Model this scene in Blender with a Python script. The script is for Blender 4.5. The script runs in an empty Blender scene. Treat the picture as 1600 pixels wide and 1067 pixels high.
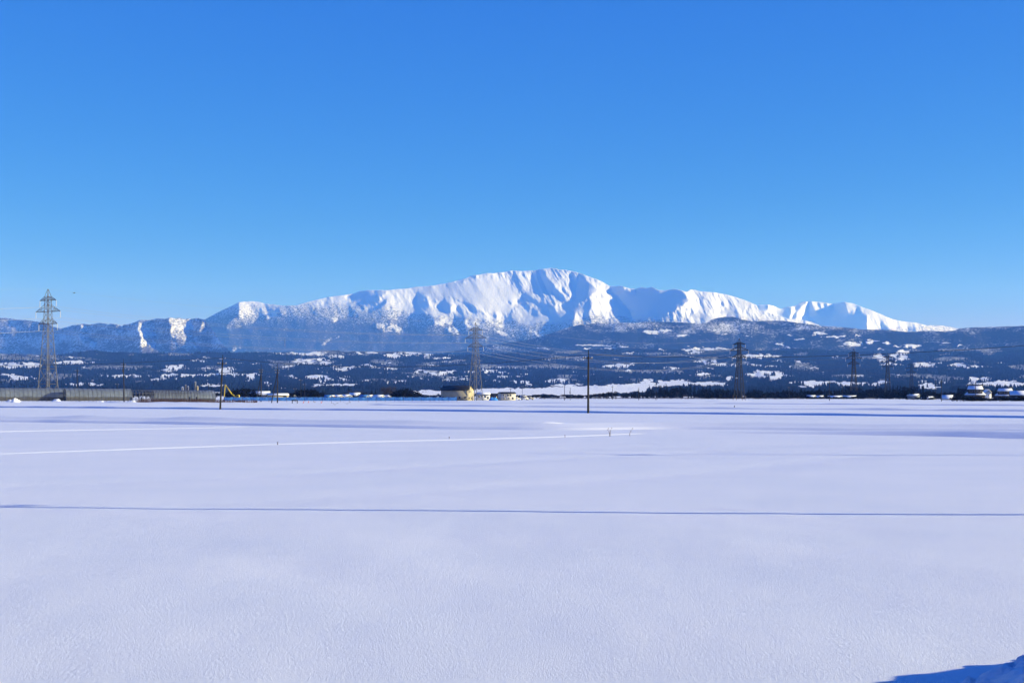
import bpy, math, random
import numpy as np
from mathutils import Vector, Matrix

random.seed(7)
rng = np.random.default_rng(11)
SC = bpy.context.scene
COL = SC.collection

# ------------------------------------------------------------------ camera, sky, sun, exposure
F = 1600 * 50 / 36.0      # focal length in photograph pixels
HZ = 616.0                # row of the horizon
HCAM = 3.0
cam_d = bpy.data.cameras.new('camera')
cam = bpy.data.objects.new('camera', cam_d)
COL.objects.link(cam)
cam.location = (0, 0, HCAM)
cam.rotation_euler = (math.radians(90), 0, 0)
cam_d.lens = 50
cam_d.sensor_width = 36
cam_d.shift_y = (HZ - 533.5) / 1600
cam_d.clip_start = 0.5
cam_d.clip_end = 120000
SC.camera = cam

SUN_EL, SUN_AZ = 17.0, 95.5          # azimuth clockwise from the view direction (+Y)
world = bpy.data.worlds.new('World')
SC.world = world
world.use_nodes = True
nt = world.node_tree
nt.nodes.clear()
sky = nt.nodes.new('ShaderNodeTexSky')
sky.sky_type = 'NISHITA'
sky.sun_disc = False
sky.sun_elevation = math.radians(SUN_EL)
sky.sun_rotation = math.radians(SUN_AZ)
sky.altitude = 2000
sky.air_density = 1.0
sky.dust_density = 0.5
sky.ozone_density = 10.0
# the photograph's colour rendering, applied to the whole sky alike: deeper red response, slightly compressed blue
sep = nt.nodes.new('ShaderNodeSeparateColor')
cmb = nt.nodes.new('ShaderNodeCombineColor')


def _m(op, a, b):
    n = nt.nodes.new('ShaderNodeMath')
    n.operation = op
    for k, v in enumerate((a, b)):
        if isinstance(v, (int, float)): n.inputs[k].default_value = v
        else: nt.links.new(v, n.inputs[k])
    return n.outputs[0]


nt.links.new(sky.outputs[0], sep.inputs[0])
_r, _g, _b = sep.outputs[0], sep.outputs[1], sep.outputs[2]
nt.links.new(_m('MINIMUM', _m('MULTIPLY', _m('POWER', _r, 2.33), 0.90), _m('MULTIPLY', _r, 1.2)), cmb.inputs[0])
nt.links.new(_m('MULTIPLY', _g, 0.555), cmb.inputs[1])
nt.links.new(_m('MULTIPLY', _m('POWER', _b, 0.3), 1.95), cmb.inputs[2])
bg = nt.nodes.new('ShaderNodeBackground')
bg.inputs['Strength'].default_value = 0.132
wo = nt.nodes.new('ShaderNodeOutputWorld')
nt.links.new(cmb.outputs[0], bg.inputs['Color'])
nt.links.new(bg.outputs[0], wo.inputs['Surface'])

sun_d = bpy.data.lights.new('sun', 'SUN')
sun = bpy.data.objects.new('sun', sun_d)
COL.objects.link(sun)
sun_d.energy = 4.4
sun_d.angle = math.radians(0.53)
sun_d.color = (1.0, 0.97, 0.755)
_a, _e = math.radians(SUN_AZ), math.radians(SUN_EL)
SUNV = Vector((math.sin(_a) * math.cos(_e), math.cos(_a) * math.cos(_e), math.sin(_e)))
sun.rotation_euler = SUNV.to_track_quat('Z', 'Y').to_euler()
sun.location = (60, -10, 60)

SC.view_settings.view_transform = 'Standard'
SC.view_settings.look = 'None'
SC.view_settings.exposure = 0.82
SC.view_settings.gamma = 1.0
SC.view_settings.use_curve_mapping = False
HAZE_DENSITY = 4.6e-5
HAZE_COLOR = (0.10, 0.31, 1.0)

SC.render.engine = 'CYCLES'
SC.cycles.use_denoising = True
SC.cycles.max_bounces = 6
SC.cycles.diffuse_bounces = 2
SC.cycles.glossy_bounces = 1
SC.cycles.transmission_bounces = 3
SC.cycles.transparent_max_bounces = 12
SC.cycles.volume_bounces = 2
SC.cycles.use_adaptive_sampling = False


# ------------------------------------------------------------------ helpers
def W(px, py, Y):
    """a point at distance Y seen at photograph pixel (px, py)"""
    return np.array([(px - 800) / F * Y, Y, HCAM + (HZ - py) / F * Y])


def G(px, py):
    """the point of the flat ground seen at pixel (px, py)"""
    Y = HCAM * F / (py - HZ)
    return np.array([(px - 800) / F * Y, Y, 0.0])


def props(o, label=None, cat=None, group=None, kind=None):
    if label: o['label'] = label
    if cat: o['category'] = cat
    if group: o['group'] = group
    if kind: o['kind'] = kind
    return o


def mesh_np(name, v, faces, mat=None, smooth=False):
    """v (n,3) array; faces: (m,3) or (m,4) array, or a list of such arrays / ragged lists"""
    me = bpy.data.meshes.new(name)
    v = np.asarray(v, dtype=np.float32)
    me.vertices.add(len(v))
    me.vertices.foreach_set('co', v.ravel())
    if isinstance(faces, np.ndarray):
        tot = np.full(len(faces), faces.shape[1], dtype=np.int32)
        idx = faces.astype(np.int32).ravel()
    else:
        tot = np.array([len(f) for f in faces], dtype=np.int32)
        idx = np.array([i for f in faces for i in f], dtype=np.int32)
    me.loops.add(len(idx))
    me.loops.foreach_set('vertex_index', idx)
    me.polygons.add(len(tot))
    start = np.concatenate([[0], np.cumsum(tot)[:-1]]).astype(np.int32)
    me.polygons.foreach_set('loop_start', start)
    me.polygons.foreach_set('loop_total', tot)
    if smooth:
        me.polygons.foreach_set('use_smooth', np.ones(len(tot), dtype=bool))
    me.update(calc_edges=True)
    me.validate()
    if mat: me.materials.append(mat)
    return me


def attr(me, name, vals):
    a = me.attributes.new(name, 'FLOAT', 'POINT')
    a.data.foreach_set('value', np.asarray(vals, dtype=np.float32).ravel())


def link(name, me, parent=None):
    o = bpy.data.objects.new(name, me)
    COL.objects.link(o)
    if parent is not None: o.parent = parent
    return o


def empty(name, loc, rz=0.0):
    o = bpy.data.objects.new(name, None)
    o.empty_display_size = 0.5
    COL.objects.link(o)
    o.location = loc
    o.rotation_euler = (0, 0, rz)
    return o


class MB:
    """collects boxes, tubes and sheets into one mesh"""
    def __init__(self): self.v, self.f = [], []

    def add(self, vs, fs):
        b = len(self.v)
        self.v += [tuple(map(float, p)) for p in vs]
        self.f += [tuple(i + b for i in f) for f in fs]
        return self

    def box(self, x0, x1, y0, y1, z0, z1):
        vs = [(x, y, z) for z in (z0, z1) for y in (y0, y1) for x in (x0, x1)]
        return self.add(vs, [(0, 2, 3, 1), (4, 5, 7, 6), (0, 1, 5, 4), (2, 6, 7, 3), (0, 4, 6, 2), (1, 3, 7, 5)])

    def tube(self, pts, rad, n=6, cap=True):
        pts = [Vector(p) for p in pts]
        if not hasattr(rad, '__len__'): rad = [rad] * len(pts)
        vs, fs = [], []
        up = Vector((0, 0, 1))
        for i, p in enumerate(pts):
            d = (pts[min(i + 1, len(pts) - 1)] - pts[max(i - 1, 0)]).normalized()
            a = d.cross(up)
            if a.length < 1e-3: a = d.cross(Vector((1, 0, 0)))
            a.normalize()
            b = d.cross(a)
            for k in range(n):
                t = 2 * math.pi * k / n
                vs.append(p + (a * math.cos(t) + b * math.sin(t)) * rad[i])
        for i in range(len(pts) - 1):
            for k in range(n):
                k2 = (k + 1) % n
                fs.append((i * n + k, i * n + k2, (i + 1) * n + k2, (i + 1) * n + k))
        if cap:
            fs.append(tuple(range(n)))
            fs.append(tuple(range(len(pts) * n - 1, (len(pts) - 1) * n - 1, -1)))
        return self.add(vs, fs)

    def prism(self, poly, axis, a, b):
        """poly: 2D outline; axis 'x' -> outline in (y,z) swept from x=a to x=b; 'y' -> outline in (x,z)"""
        n = len(poly)
        mk = (lambda p, t: (t, p[0], p[1])) if axis == 'x' else (lambda p, t: (p[0], t, p[1]))
        vs = [mk(p, a) for p in poly] + [mk(p, b) for p in poly]
        fs = [tuple(range(n)), tuple(range(2 * n - 1, n - 1, -1))]
        fs += [(i, i + n, (i + 1) % n + n, (i + 1) % n) for i in range(n)]
        return self.add(vs, fs)

    def mesh(self, name, mat, smooth=False):
        return mesh_np(name, np.array(self.v), self.f, mat, smooth)

    def build(self, name, mat, parent=None, smooth=False):
        return link(name, self.mesh(name, mat, smooth), parent)


def copy_tree(o, parent=None):
    c = o.copy()
    COL.objects.link(c)
    if parent is not None:
        c.parent = parent
    for ch in list(o.children):
        copy_tree(ch, c)
    return c


# ---- noise
def _hash(ix, iy, seed):
    h = (ix.astype(np.int64) * 374761393 + iy.astype(np.int64) * 668265263 + seed * 974634541) & 0xffffffff
    h = ((h ^ (h >> 13)) * 1274126177) & 0xffffffff
    h = (h ^ (h >> 16)) & 0xffffffff
    return h / 4294967295.0


def vnoise(x, y, seed=0):
    x = np.asarray(x, float); y = np.asarray(y, float)
    ix, iy = np.floor(x), np.floor(y)
    fx, fy = x - ix, y - iy
    fx = fx * fx * fx * (fx * (fx * 6 - 15) + 10); fy = fy * fy * fy * (fy * (fy * 6 - 15) + 10)
    a = _hash(ix, iy, seed); b = _hash(ix + 1, iy, seed)
    c = _hash(ix, iy + 1, seed); d = _hash(ix + 1, iy + 1, seed)
    return (a * (1 - fx) + b * fx) * (1 - fy) + (c * (1 - fx) + d * fx) * fy


def fbm(x, y, seed=0, octaves=4, gain=0.5):
    s, amp, tot = 0.0, 1.0, 0.0
    for k in range(octaves):
        s = s + amp * (vnoise(x * 2 ** k + 13.7 * k, y * 2 ** k + 7.3 * k, seed + k) * 2 - 1)
        tot += amp
        amp *= gain
    return s / tot


def sstep(a, b, x):
    t = np.clip((x - a) / (b - a), 0, 1)
    return t * t * (3 - 2 * t)


def inpoly(X, Y, poly):
    inside = np.zeros(X.shape, bool)
    n = len(poly)
    for i in range(n):
        x1, y1 = poly[i]; x2, y2 = poly[(i + 1) % n]
        if y1 == y2: continue
        cond = ((y1 > Y) != (y2 > Y)) & (X < (x2 - x1) * (Y - y1) / (y2 - y1) + x1)
        inside ^= cond
    return inside


def blur(a, n=1):
    for _ in range(n):
        p = np.pad(a, 1, mode='edge')
        a = (p[1:-1, 1:-1] * 4 + (p[:-2, 1:-1] + p[2:, 1:-1] + p[1:-1, :-2] + p[1:-1, 2:]) * 2
             + p[:-2, :-2] + p[2:, 2:] + p[:-2, 2:] + p[2:, :-2]) / 16
    return a


def integrate(gx, gy, base, eps):
    """surface whose gradients follow (gx, gy), tied softly to a base surface"""
    h, w = gx.shape
    gx = gx.copy(); gy = gy.copy()
    gx[:, -1] = 0; gy[-1, :] = 0
    f = gx.copy(); f[:, 1:] -= gx[:, :-1]
    f += gy; f[1:, :] -= gy[:-1, :]
    f -= eps * base
    e = np.block([[f, f[:, ::-1]], [f[::-1], f[::-1, ::-1]]])
    fe = np.fft.fft2(e)
    ky = 2 * np.cos(2 * np.pi * np.arange(2 * h) / (2 * h)) - 2
    kx = 2 * np.cos(2 * np.pi * np.arange(2 * w) / (2 * w)) - 2
    den = ky[:, None] + kx[None, :] - eps
    return np.real(np.fft.ifft2(fe / den))[:h, :w]


# ---- materials
def new_mat(name):
    m = bpy.data.materials.new(name)
    m.use_nodes = True
    n = m.node_tree.nodes
    n.clear()
    out = n.new('ShaderNodeOutputMaterial')
    b = n.new('ShaderNodeBsdfPrincipled')
    m.node_tree.links.new(b.outputs[0], out.inputs[0])
    return m, m.node_tree, b


def plain(name, col, rough=0.7, var=0.15, scale=3.0, metal=0.0, bump=0.0, alpha=1.0, spec=0.3):
    m, t, b = new_mat(name)
    tc = t.nodes.new('ShaderNodeTexCoord')
    nz = t.nodes.new('ShaderNodeTexNoise')
    nz.inputs['Scale'].default_value = scale
    nz.inputs['Detail'].default_value = 5
    t.links.new(tc.outputs['Object'], nz.inputs['Vector'])
    rp = t.nodes.new('ShaderNodeValToRGB')
    rp.color_ramp.elements[0].position = 0.3
    rp.color_ramp.elements[1].position = 0.7
    rp.color_ramp.elements[0].color = tuple(c * (1 - var) for c in col) + (1,)
    rp.color_ramp.elements[1].color = tuple(min(1, c * (1 + var)) for c in col) + (1,)
    t.links.new(nz.outputs['Fac'], rp.inputs['Fac'])
    t.links.new(rp.outputs[0], b.inputs['Base Color'])
    b.inputs['Roughness'].default_value = rough
    b.inputs['Metallic'].default_value = metal
    b.inputs['Alpha'].default_value = alpha
    b.inputs['Specular IOR Level'].default_value = 0.0 if rough > 0.88 else spec
    if bump:
        bp = t.nodes.new('ShaderNodeBump')
        bp.inputs['Strength'].default_value = bump
        bp.inputs['Distance'].default_value = 0.05
        t.links.new(nz.outputs['Fac'], bp.inputs['Height'])
        t.links.new(bp.outputs[0], b.inputs['Normal'])
    return m


SNOW = (0.80, 0.82, 0.85)


def snow_field_mat(name, bump=1.0):
    m, t, b = new_mat(name)
    L = t.links.new
    tc = t.nodes.new('ShaderNodeTexCoord')
    mp = t.nodes.new('ShaderNodeMapping')
    mp.inputs['Scale'].default_value = (1.0, 0.38, 1.0)
    mp.inputs['Rotation'].default_value = (0, 0, math.radians(20))
    L(tc.outputs['Object'], mp.inputs['Vector'])
    n1 = t.nodes.new('ShaderNodeTexNoise'); n1.inputs['Scale'].default_value = 30.0; n1.inputs['Detail'].default_value = 7; n1.inputs['Roughness'].default_value = 0.8
    n2 = t.nodes.new('ShaderNodeTexNoise'); n2.inputs['Scale'].default_value = 0.55; n2.inputs['Detail'].default_value = 5; n2.inputs['Roughness'].default_value = 0.6
    n3 = t.nodes.new('ShaderNodeTexNoise'); n3.inputs['Scale'].default_value = 0.16; n3.inputs['Detail'].default_value = 4
    for n in (n1, n2): L(mp.outputs[0], n.inputs['Vector'])
    L(tc.outputs['Object'], n3.inputs['Vector'])
    b1 = t.nodes.new('ShaderNodeBump'); b1.inputs['Strength'].default_value = 0.8 * bump; b1.inputs['Distance'].default_value = 0.03
    b2 = t.nodes.new('ShaderNodeBump'); b2.inputs['Strength'].default_value = 0.5 * bump; b2.inputs['Distance'].default_value = 0.06
    L(n2.outputs['Fac'], b2.inputs['Height'])
    L(n1.outputs['Fac'], b1.inputs['Height'])
    L(b2.outputs[0], b1.inputs['Normal'])
    L(b1.outputs[0], b.inputs['Normal'])
    rp = t.nodes.new('ShaderNodeValToRGB')
    rp.color_ramp.elements[0].position = 0.3; rp.color_ramp.elements[1].position = 0.75
    rp.color_ramp.elements[0].color = (0.77, 0.80, 0.84, 1); rp.color_ramp.elements[1].color = (0.84, 0.85, 0.87, 1)
    L(n3.outputs['Fac'], rp.inputs['Fac'])
    L(rp.outputs[0], b.inputs['Base Color'])
    b.inputs['Roughness'].default_value = 0.6
    b.inputs['Specular IOR Level'].default_value = 0.3
    return m


def mountain_mat(name, tree_col, scale, bump_m, soft=0.2):
    """snow with bare trees, 'forest' attribute = share of ground under trees, with some sun and shade tinted in"""
    m, t, b = new_mat(name)
    L = t.links.new
    tc = t.nodes.new('ShaderNodeTexCoord')
    at = t.nodes.new('ShaderNodeAttribute'); at.attribute_name = 'forest'
    n1 = t.nodes.new('ShaderNodeTexNoise'); n1.inputs['Scale'].default_value = scale; n1.inputs['Detail'].default_value = 6; n1.inputs['Roughness'].default_value = 0.7
    L(tc.outputs['Object'], n1.inputs['Vector'])
    mr = t.nodes.new('ShaderNodeMapRange'); mr.inputs['From Min'].default_value = 0.30; mr.inputs['From Max'].default_value = 0.70
    L(n1.outputs['Fac'], mr.inputs['Value'])
    sub = t.nodes.new('ShaderNodeMath'); sub.operation = 'SUBTRACT'
    L(at.outputs['Fac'], sub.inputs[0]); L(mr.outputs[0], sub.inputs[1])
    mr2 = t.nodes.new('ShaderNodeMapRange'); mr2.inputs['From Min'].default_value = -soft; mr2.inputs['From Max'].default_value = soft
    mr2.interpolation_type = 'SMOOTHSTEP'
    L(sub.outputs[0], mr2.inputs['Value'])
    mix = t.nodes.new('ShaderNodeMix'); mix.data_type = 'RGBA'
    mix.inputs['A'].default_value = SNOW + (1,)
    mix.inputs['B'].default_value = tree_col + (1,)
    L(mr2.outputs[0], mix.inputs['Factor'])
    L(mix.outputs['Result'], b.inputs['Base Color'])
    b.inputs['Roughness'].default_value = 0.85
    b.inputs['Specular IOR Level'].default_value = 0.0
    bp = t.nodes.new('ShaderNodeBump'); bp.inputs['Strength'].default_value = 0.6; bp.inputs['Distance'].default_value = bump_m
    L(n1.outputs['Fac'], bp.inputs['Height'])
    L(bp.outputs[0], b.inputs['Normal'])
    return m


# ------------------------------------------------------------------ ground
M_snow = snow_field_mat('snow')
M_snow_soft = snow_field_mat('snow_drift', 0.6)
GX = ((-17000, 17000), (-900, 31000))
g = mesh_np('plain', [(-17000, -900, -0.35), (17000, -900, -0.35), (17000, 30500, -0.35), (-17000, 30500, -0.35)], np.array([[0, 1, 2, 3]]), M_snow)
props(link('ground', g), 'snow covered plain under the whole valley', kind='structure')


def dist_line(X, Y, pts):
    """signed distance to a polyline on the ground (positive = beyond it)"""
    best = np.full(X.shape, 1e9); sg = np.zeros(X.shape)
    for (a, b) in zip(pts[:-1], pts[1:]):
        ax, ay, bx, by = a[0], a[1], b[0], b[1]
        dx, dy = bx - ax, by - ay
        l2 = dx * dx + dy * dy
        t = np.clip(((X - ax) * dx + (Y - ay) * dy) / l2, 0, 1)
        ex, ey = X - ax - t * dx, Y - ay - t * dy
        d = np.hypot(ex, ey)
        s = np.sign(dx * ey - dy * ex)
        m = d < best
        best = np.where(m, d, best); sg = np.where(m, s, sg)
    return best * sg


def make_field():
    px = np.arange(-900, 2501, 3.0)
    off = np.concatenate([np.geomspace(5.2, 12, 30), np.linspace(12.5, 120, 230), np.linspace(121, 760, 330)])[::-1]
    PX, OFF = np.meshgrid(px, off)
    Y = HCAM * F / OFF
    X = (PX - 800) / F * Y
    Z = 0.010 * fbm(X / 9, Y / 14, 3, 4) + 0.016 * fbm(X / 40, Y / 60, 9, 3)
    Z += 0.014 * fbm(X / 1.6, Y / 2.6, 5, 3) * sstep(60, 22, Y) + 0.05 * fbm(X / 3.6 + Y / 14, Y / 7.5, 6, 2) * sstep(46, 20, Y)
    # shallow old furrows crossing the field
    for pts, amp, wd in (([(0, 759), (400, 743), (800, 720), (1100, 705)], -0.05, 1.6),
                         ([(300, 787), (800, 760), (1100, 738), (1350, 712)], -0.04, 1.6),
                         ([(900, 700), (1250, 693), (1600, 684)], -0.05, 2.5)):
        d = dist_line(X, Y, [G(*p) for p in pts])
        Z += amp * np.exp(-(d / wd) ** 2)
    Z = Z * sstep(1250, 900, Y) - 0.34 * sstep(1100, 1290, Y)
    n, m = X.shape
    idx = np.arange(n * m).reshape(n, m)
    q = np.stack([idx[:-1, :-1], idx[:-1, 1:], idx[1:, 1:], idx[1:, :-1]], -1).reshape(-1, 4)
    me = mesh_np('snow_field', np.stack([X, Y, Z], -1).reshape(-1, 3), q, M_snow, True)
    props(link('snow_field', me), 'open snow covered paddy field in front of the camera', kind='structure')


make_field()


def bund(name, pts, sect, label, vary=0.25, wob=0.15, seed=1, step=1.5, taper=6.0, mat=None, taper_l=None):
    """a low snow bank swept along a ground line. sect = (offset beyond the line, height) pairs, near to far"""
    P = [Vector(G(*p)) for p in pts]
    samples = []
    for a, b in zip(P[:-1], P[1:]):
        n = max(2, int((b - a).length / step))
        for i in range(n):
            samples.append(a.lerp(b, i / n))
    samples.append(P[-1])
    for _ in range(6):
        samples = [samples[0]] + [(samples[i - 1] + samples[i] * 2 + samples[i + 1]) / 4 for i in range(1, len(samples) - 1)] + [samples[-1]]
    s = np.array(samples)[:, :2]
    d = np.gradient(s, axis=0); d /= np.linalg.norm(d, axis=1)[:, None]
    nrm = np.stack([-d[:, 1], d[:, 0]], -1)
    if nrm[:, 1].mean() < 0: nrm = -nrm
    L = np.concatenate([[0], np.cumsum(np.linalg.norm(np.diff(s, axis=0), axis=1))])
    hv = 1 + vary * fbm(L / 9, L * 0 + seed, seed, 3)
    wv = wob * fbm(L / 6, L * 0 + seed + 50, seed + 9, 3)
    tl = taper if taper_l is None else taper_l
    tp = sstep(0, tl, L) * sstep(0, taper, L[-1] - L)
    tp = np.maximum(tp, 0.0)
    k = len(sect)
    V = np.zeros((len(s), k, 3))
    for j, (o, z) in enumerate(sect):
        V[:, j, :2] = s + nrm * (o + wv * (0.4 if z < 0.02 else 1))[:, None] if False else s + nrm * (o + wv)[:, None]
        V[:, j, 2] = np.where(z > 0, z * hv * tp - 0.06 * (1 - tp), z)
    idx = np.arange(len(s) * k).reshape(len(s), k)
    q = np.stack([idx[:-1, :-1], idx[1:, :-1], idx[1:, 1:], idx[:-1, 1:]], -1).reshape(-1, 4)
    if d[:, 0].mean() < 0: q = q[:, ::-1]
    me = mesh_np(name, V.reshape(-1, 3), q, mat or M_snow_soft, True)
    return props(link(name, me), label, kind='structure')


steep = [(-0.6, -0.12), (-0.3, 0.03), (0.0, 0.27), (0.35, 0.33), (1.2, 0.32), (3.5, 0.16), (8, -0.15)]
bund('field_bank', [(-300, 633), (0, 636.5), (200, 638), (400, 640), (600, 641.5), (800, 643.7), (1000, 646), (1200, 648), (1400, 650.5), (1600, 653), (1900, 657)],
     steep, 'long steep snow bank with a dark blue shaded face across the field', seed=3, step=2.0)
soft = [(-0.9, -0.12), (-0.4, 0.02), (0, 0.20), (0.6, 0.27), (2.2, 0.29), (3.1, 0.52), (4.6, 0.62), (10, 0.3), (17, -0.15)]
bund('snow_ridge', [(-300, 654), (0, 659), (200, 661.5), (400, 665), (550, 668), (700, 670), (880, 672), (960, 671), (1040, 669.8), (1200, 671.5), (1400, 673.5), (1600, 676), (1900, 681)],
     soft, 'long low rounded snow ridge in two steps across the whole field', seed=8, wob=0.35, vary=0.35)
bund('snow_ridge', [(1000, 673), (1060, 674.8), (1200, 677), (1400, 680), (1600, 684), (1900, 690)],
     [(-1.3, -0.12), (-0.7, 0.02), (0, 0.30), (0.9, 0.46), (2.8, 0.36), (7, -0.12)], 'lower snow ridge in front of the long one on the eastern side', taper_l=30, seed=15, wob=0.35, vary=0.35)
lit = [(-0.50, -0.1), (-0.26, 0.005), (0.0, 0.045), (0.3, 0.06), (1.2, 0.035), (2.8, -0.1)]
bund('field_bank', [(-300, 721), (0, 709.5), (200, 702.5), (430, 694), (700, 687.5), (880, 682.5), (1035, 676)],
     lit, 'low bank with a sunlit white edge running away across the field', seed=21, taper=4, vary=0.2)
bund('field_bank', [(-300, 682), (0, 674.5), (200, 671), (300, 669.3), (425, 667)],
     [(-0.40, -0.1), (-0.22, 0.01), (0.0, 0.05), (0.3, 0.07), (1.2, 0.04), (3.2, -0.1)], 'shorter low bank with a sunlit edge near the snow ridge', seed=25, taper=4, vary=0.2)
far1 = [(-1.6, -0.12), (-0.9, 0.02), (0, 0.26), (0.8, 0.34), (4, 0.28), (12, -0.12)]
bund('field_bank', [(560, 632), (650, 634), (800, 635.5), (1000, 637.5), (1200, 639.5), (1350, 640.5), (1600, 643), (1900, 646)], far1,
     'faint far bank behind the dark shaded bank', seed=31, step=3, taper=20, vary=0.6)
bund('field_bank', [(560, 628.6), (800, 629.8), (1000, 630.5), (1130, 631), (1300, 632), (1600, 634), (1900, 636)], far1,
     'thin farthest bank close to the trees', seed=35, step=4, taper=20, vary=0.8)


bund('snow_bank', [(-60, 628.3), (60, 628.5), (130, 628.6), (205, 629.2), (330, 629.7), (420, 629.9)],
     [(-1.6, -0.1), (-0.8, 0.12), (0, 0.25), (1.0, 0.32), (2.2, 0.2), (3.5, -0.1)], 'uneven snow bank along the foot of the greenhouses', seed=44, vary=0.9, wob=0.5, step=1.5)


def roadside_bank():
    """rough ploughed snow at the near right"""
    xs = np.arange(3.4, 16, 0.06); ys = np.arange(6.0, 21, 0.06)
    X, Y = np.meshgrid(xs, ys)
    xw = 4.76 + 0.87 * (Y - 14.8) + 0.12 * fbm(X / 0.7, Y / 0.7, 71, 3)
    xc = 8.3
    crest = np.clip(1.0 - 0.36 * (Y - 14.8), 0, 1.2) * sstep(6, 9, Y)
    u = np.clip((xc - X) / np.maximum(xc - xw, 0.3), 0, 1)
    h = crest * np.where(X < xc, (1 - u * u) ** 1.5, sstep(16, 9.5, X))
    inside = sstep(0.0, 0.45, X - xw) * sstep(17.6, 16.6, Y) * sstep(16, 13, X)
    rough = (0.22 - 0.14 * sstep(0.5, 1.2, X - xw)) * fbm(X / 0.30, Y / 0.42, 72, 4, 0.65) + 0.12 * np.abs(fbm(X / 0.9, Y / 0.9, 79, 3))
    Z = h + rough * inside - 0.10 * sstep(0.0, -0.25, X - xw) - 0.12 * sstep(16.6, 17.6, Y)
    n, m = X.shape
    Z[0], Z[-1], Z[:, -1] = -0.2, -0.2, -0.2
    idx = np.arange(n * m).reshape(n, m)
    q = np.stack([idx[:-1, :-1], idx[:-1, 1:], idx[1:, 1:], idx[1:, :-1]], -1).reshape(-1, 4)
    me = mesh_np('ploughed_snow_bank', np.stack([X, Y, Z], -1).reshape(-1, 3), q, M_snow, True)
    props(link('ploughed_snow_bank', me), 'rough ploughed snow heap at the roadside in the near corner', kind='structure')


roadside_bank()


# ------------------------------------------------------------------ mountains
def relief(name, label, sky_pts, bottom, pxr, pyr, Dref, pyref, k, gx, forest, mat, eps=(1 / 240) ** 2, rows=None, rag=0.5, kvar=None, step=1.0, drift=None, gz=None):
    """a mountain face: a surface with the given skyline, its depth integrated from slope fields (per metre) laid out over (px, py)"""
    px = np.arange(pxr[0], pxr[1] + .1, step); py = np.arange(pyr[0], pyr[1] + .1, step)
    PX, PY = np.meshgrid(px, py)
    U = Dref / F                       # metres per pixel at this range
    base = -(k) * (PY - pyref) / step
    g_x = gx(PX, PY)
    g_y = np.full(PX.shape, -float(k)) if gz is None else gz(PX, PY)
    D = integrate(g_x, g_y, base, eps * step * step) * step
    D = Dref + D * U
    sk = np.interp(px, [p[0] for p in sky_pts], [p[1] for p in sky_pts])
    sk = sk + rag * fbm(px / 7, px * 0, 5, 3)
    nr = rows or int((bottom - min(sk)) * 1.0)
    t = np.linspace(0, 1, nr)
    V = []; A = []
    col = np.arange(len(px))
    PYs = sk[None, :] + (bottom - sk)[None, :] * t[:, None]
    yi = np.clip((PYs - pyr[0]) / step, 0, len(py) - 1.001)
    i0 = np.floor(yi).astype(int); fr = yi - i0
    Ds = D[i0, col[None, :]] * (1 - fr) + D[i0 + 1, col[None, :]] * fr
    PXs = np.broadcast_to(px[None, :], PYs.shape)
    X = (PXs - 800) / F * Ds; Z = HCAM + (HZ - PYs) / F * Ds
    fo = forest(PXs, PYs)
    # back slope
    back = []
    for dd, dz in ((2500, 1100), (500, 260), (120, 75), (25, 16)):
        back.append((X[0], Ds[0] + dd, np.maximum(Z[0] - dz, -0.3)))
    X = np.concatenate([np.stack([b[0] for b in back]), X]); Yv = np.concatenate([np.stack([b[1] for b in back]), Ds]); Z = np.concatenate([np.stack([b[2] for b in back]), Z])
    fo = np.concatenate([np.repeat(fo[:1], 4, 0), fo])
    n, m = X.shape
    idx = np.arange(n * m).reshape(n, m)
    q = np.stack([idx[:-1, :-1], idx[1:, :-1], idx[1:, 1:], idx[:-1, 1:]], -1).reshape(-1, 4)
    me = mesh_np(name, np.stack([X, Yv, Z], -1).reshape(-1, 3), q, mat, True)
    attr(me, 'forest', fo)
    o = props(link(name, me), label, kind='structure')
    return o


def mask(PX, PY, polys, soft=1, jit=1.6, brk=None):
    m = np.zeros(PX.shape)
    jx = jit * fbm(PX / 6, PY / 6, 90, 3) + jit * 0.8 * fbm(PX / 17, PY / 12, 91, 2); jy = jit * fbm(PX / 6, PY / 6, 95, 3)
    for p in polys: m = np.maximum(m, inpoly(PX + jx, PY + jy, p).astype(float))
    if brk is not None: m = m * sstep(brk - 0.12, brk + 0.12, fbm((PX + PY * .6) / 7, (PY - PX * .3) / 5, 97, 4, 0.65))
    return blur(m, soft)


M_SKY = [(300, 512), (320, 499), (349, 484), (364, 477), (373.5, 472), (382, 471), (400, 471), (417, 475), (445, 477.5), (462, 477.5), (475, 473.5), (490, 469.5),
         (514, 464), (536, 461), (553, 458.5), (563, 454.6), (579, 453.3), (604, 453.5), (615, 452), (637, 451), (649, 448.5), (670, 447), (685, 444.5), (705, 441),
         (725, 435.5), (738, 430.5), (745, 430), (758, 427), (770, 427), (790, 425), (799, 422.5), (815, 424), (834, 423), (844, 420.5), (860, 419), (868, 419.5), (874, 421.5), (888, 422.5),
         (900, 425), (920, 432), (940, 439.5), (952, 447), (970, 447), (983, 450.5), (993, 451.5), (1002, 448.5), (1010, 450), (1019, 448), (1028, 453), (1038, 454), (1050, 452),
         (1056, 451.5), (1064, 454), (1074, 456), (1079, 452.5), (1084, 452.5), (1096, 455.5), (1115, 456.5), (1140, 461.5), (1160, 467.5), (1182, 476.5), (1186, 484.5),
         (1200, 488.5), (1215, 493), (1230, 499), (1240, 498.5), (1260, 501), (1270, 504), (1285, 510), (1320, 525)]
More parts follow.
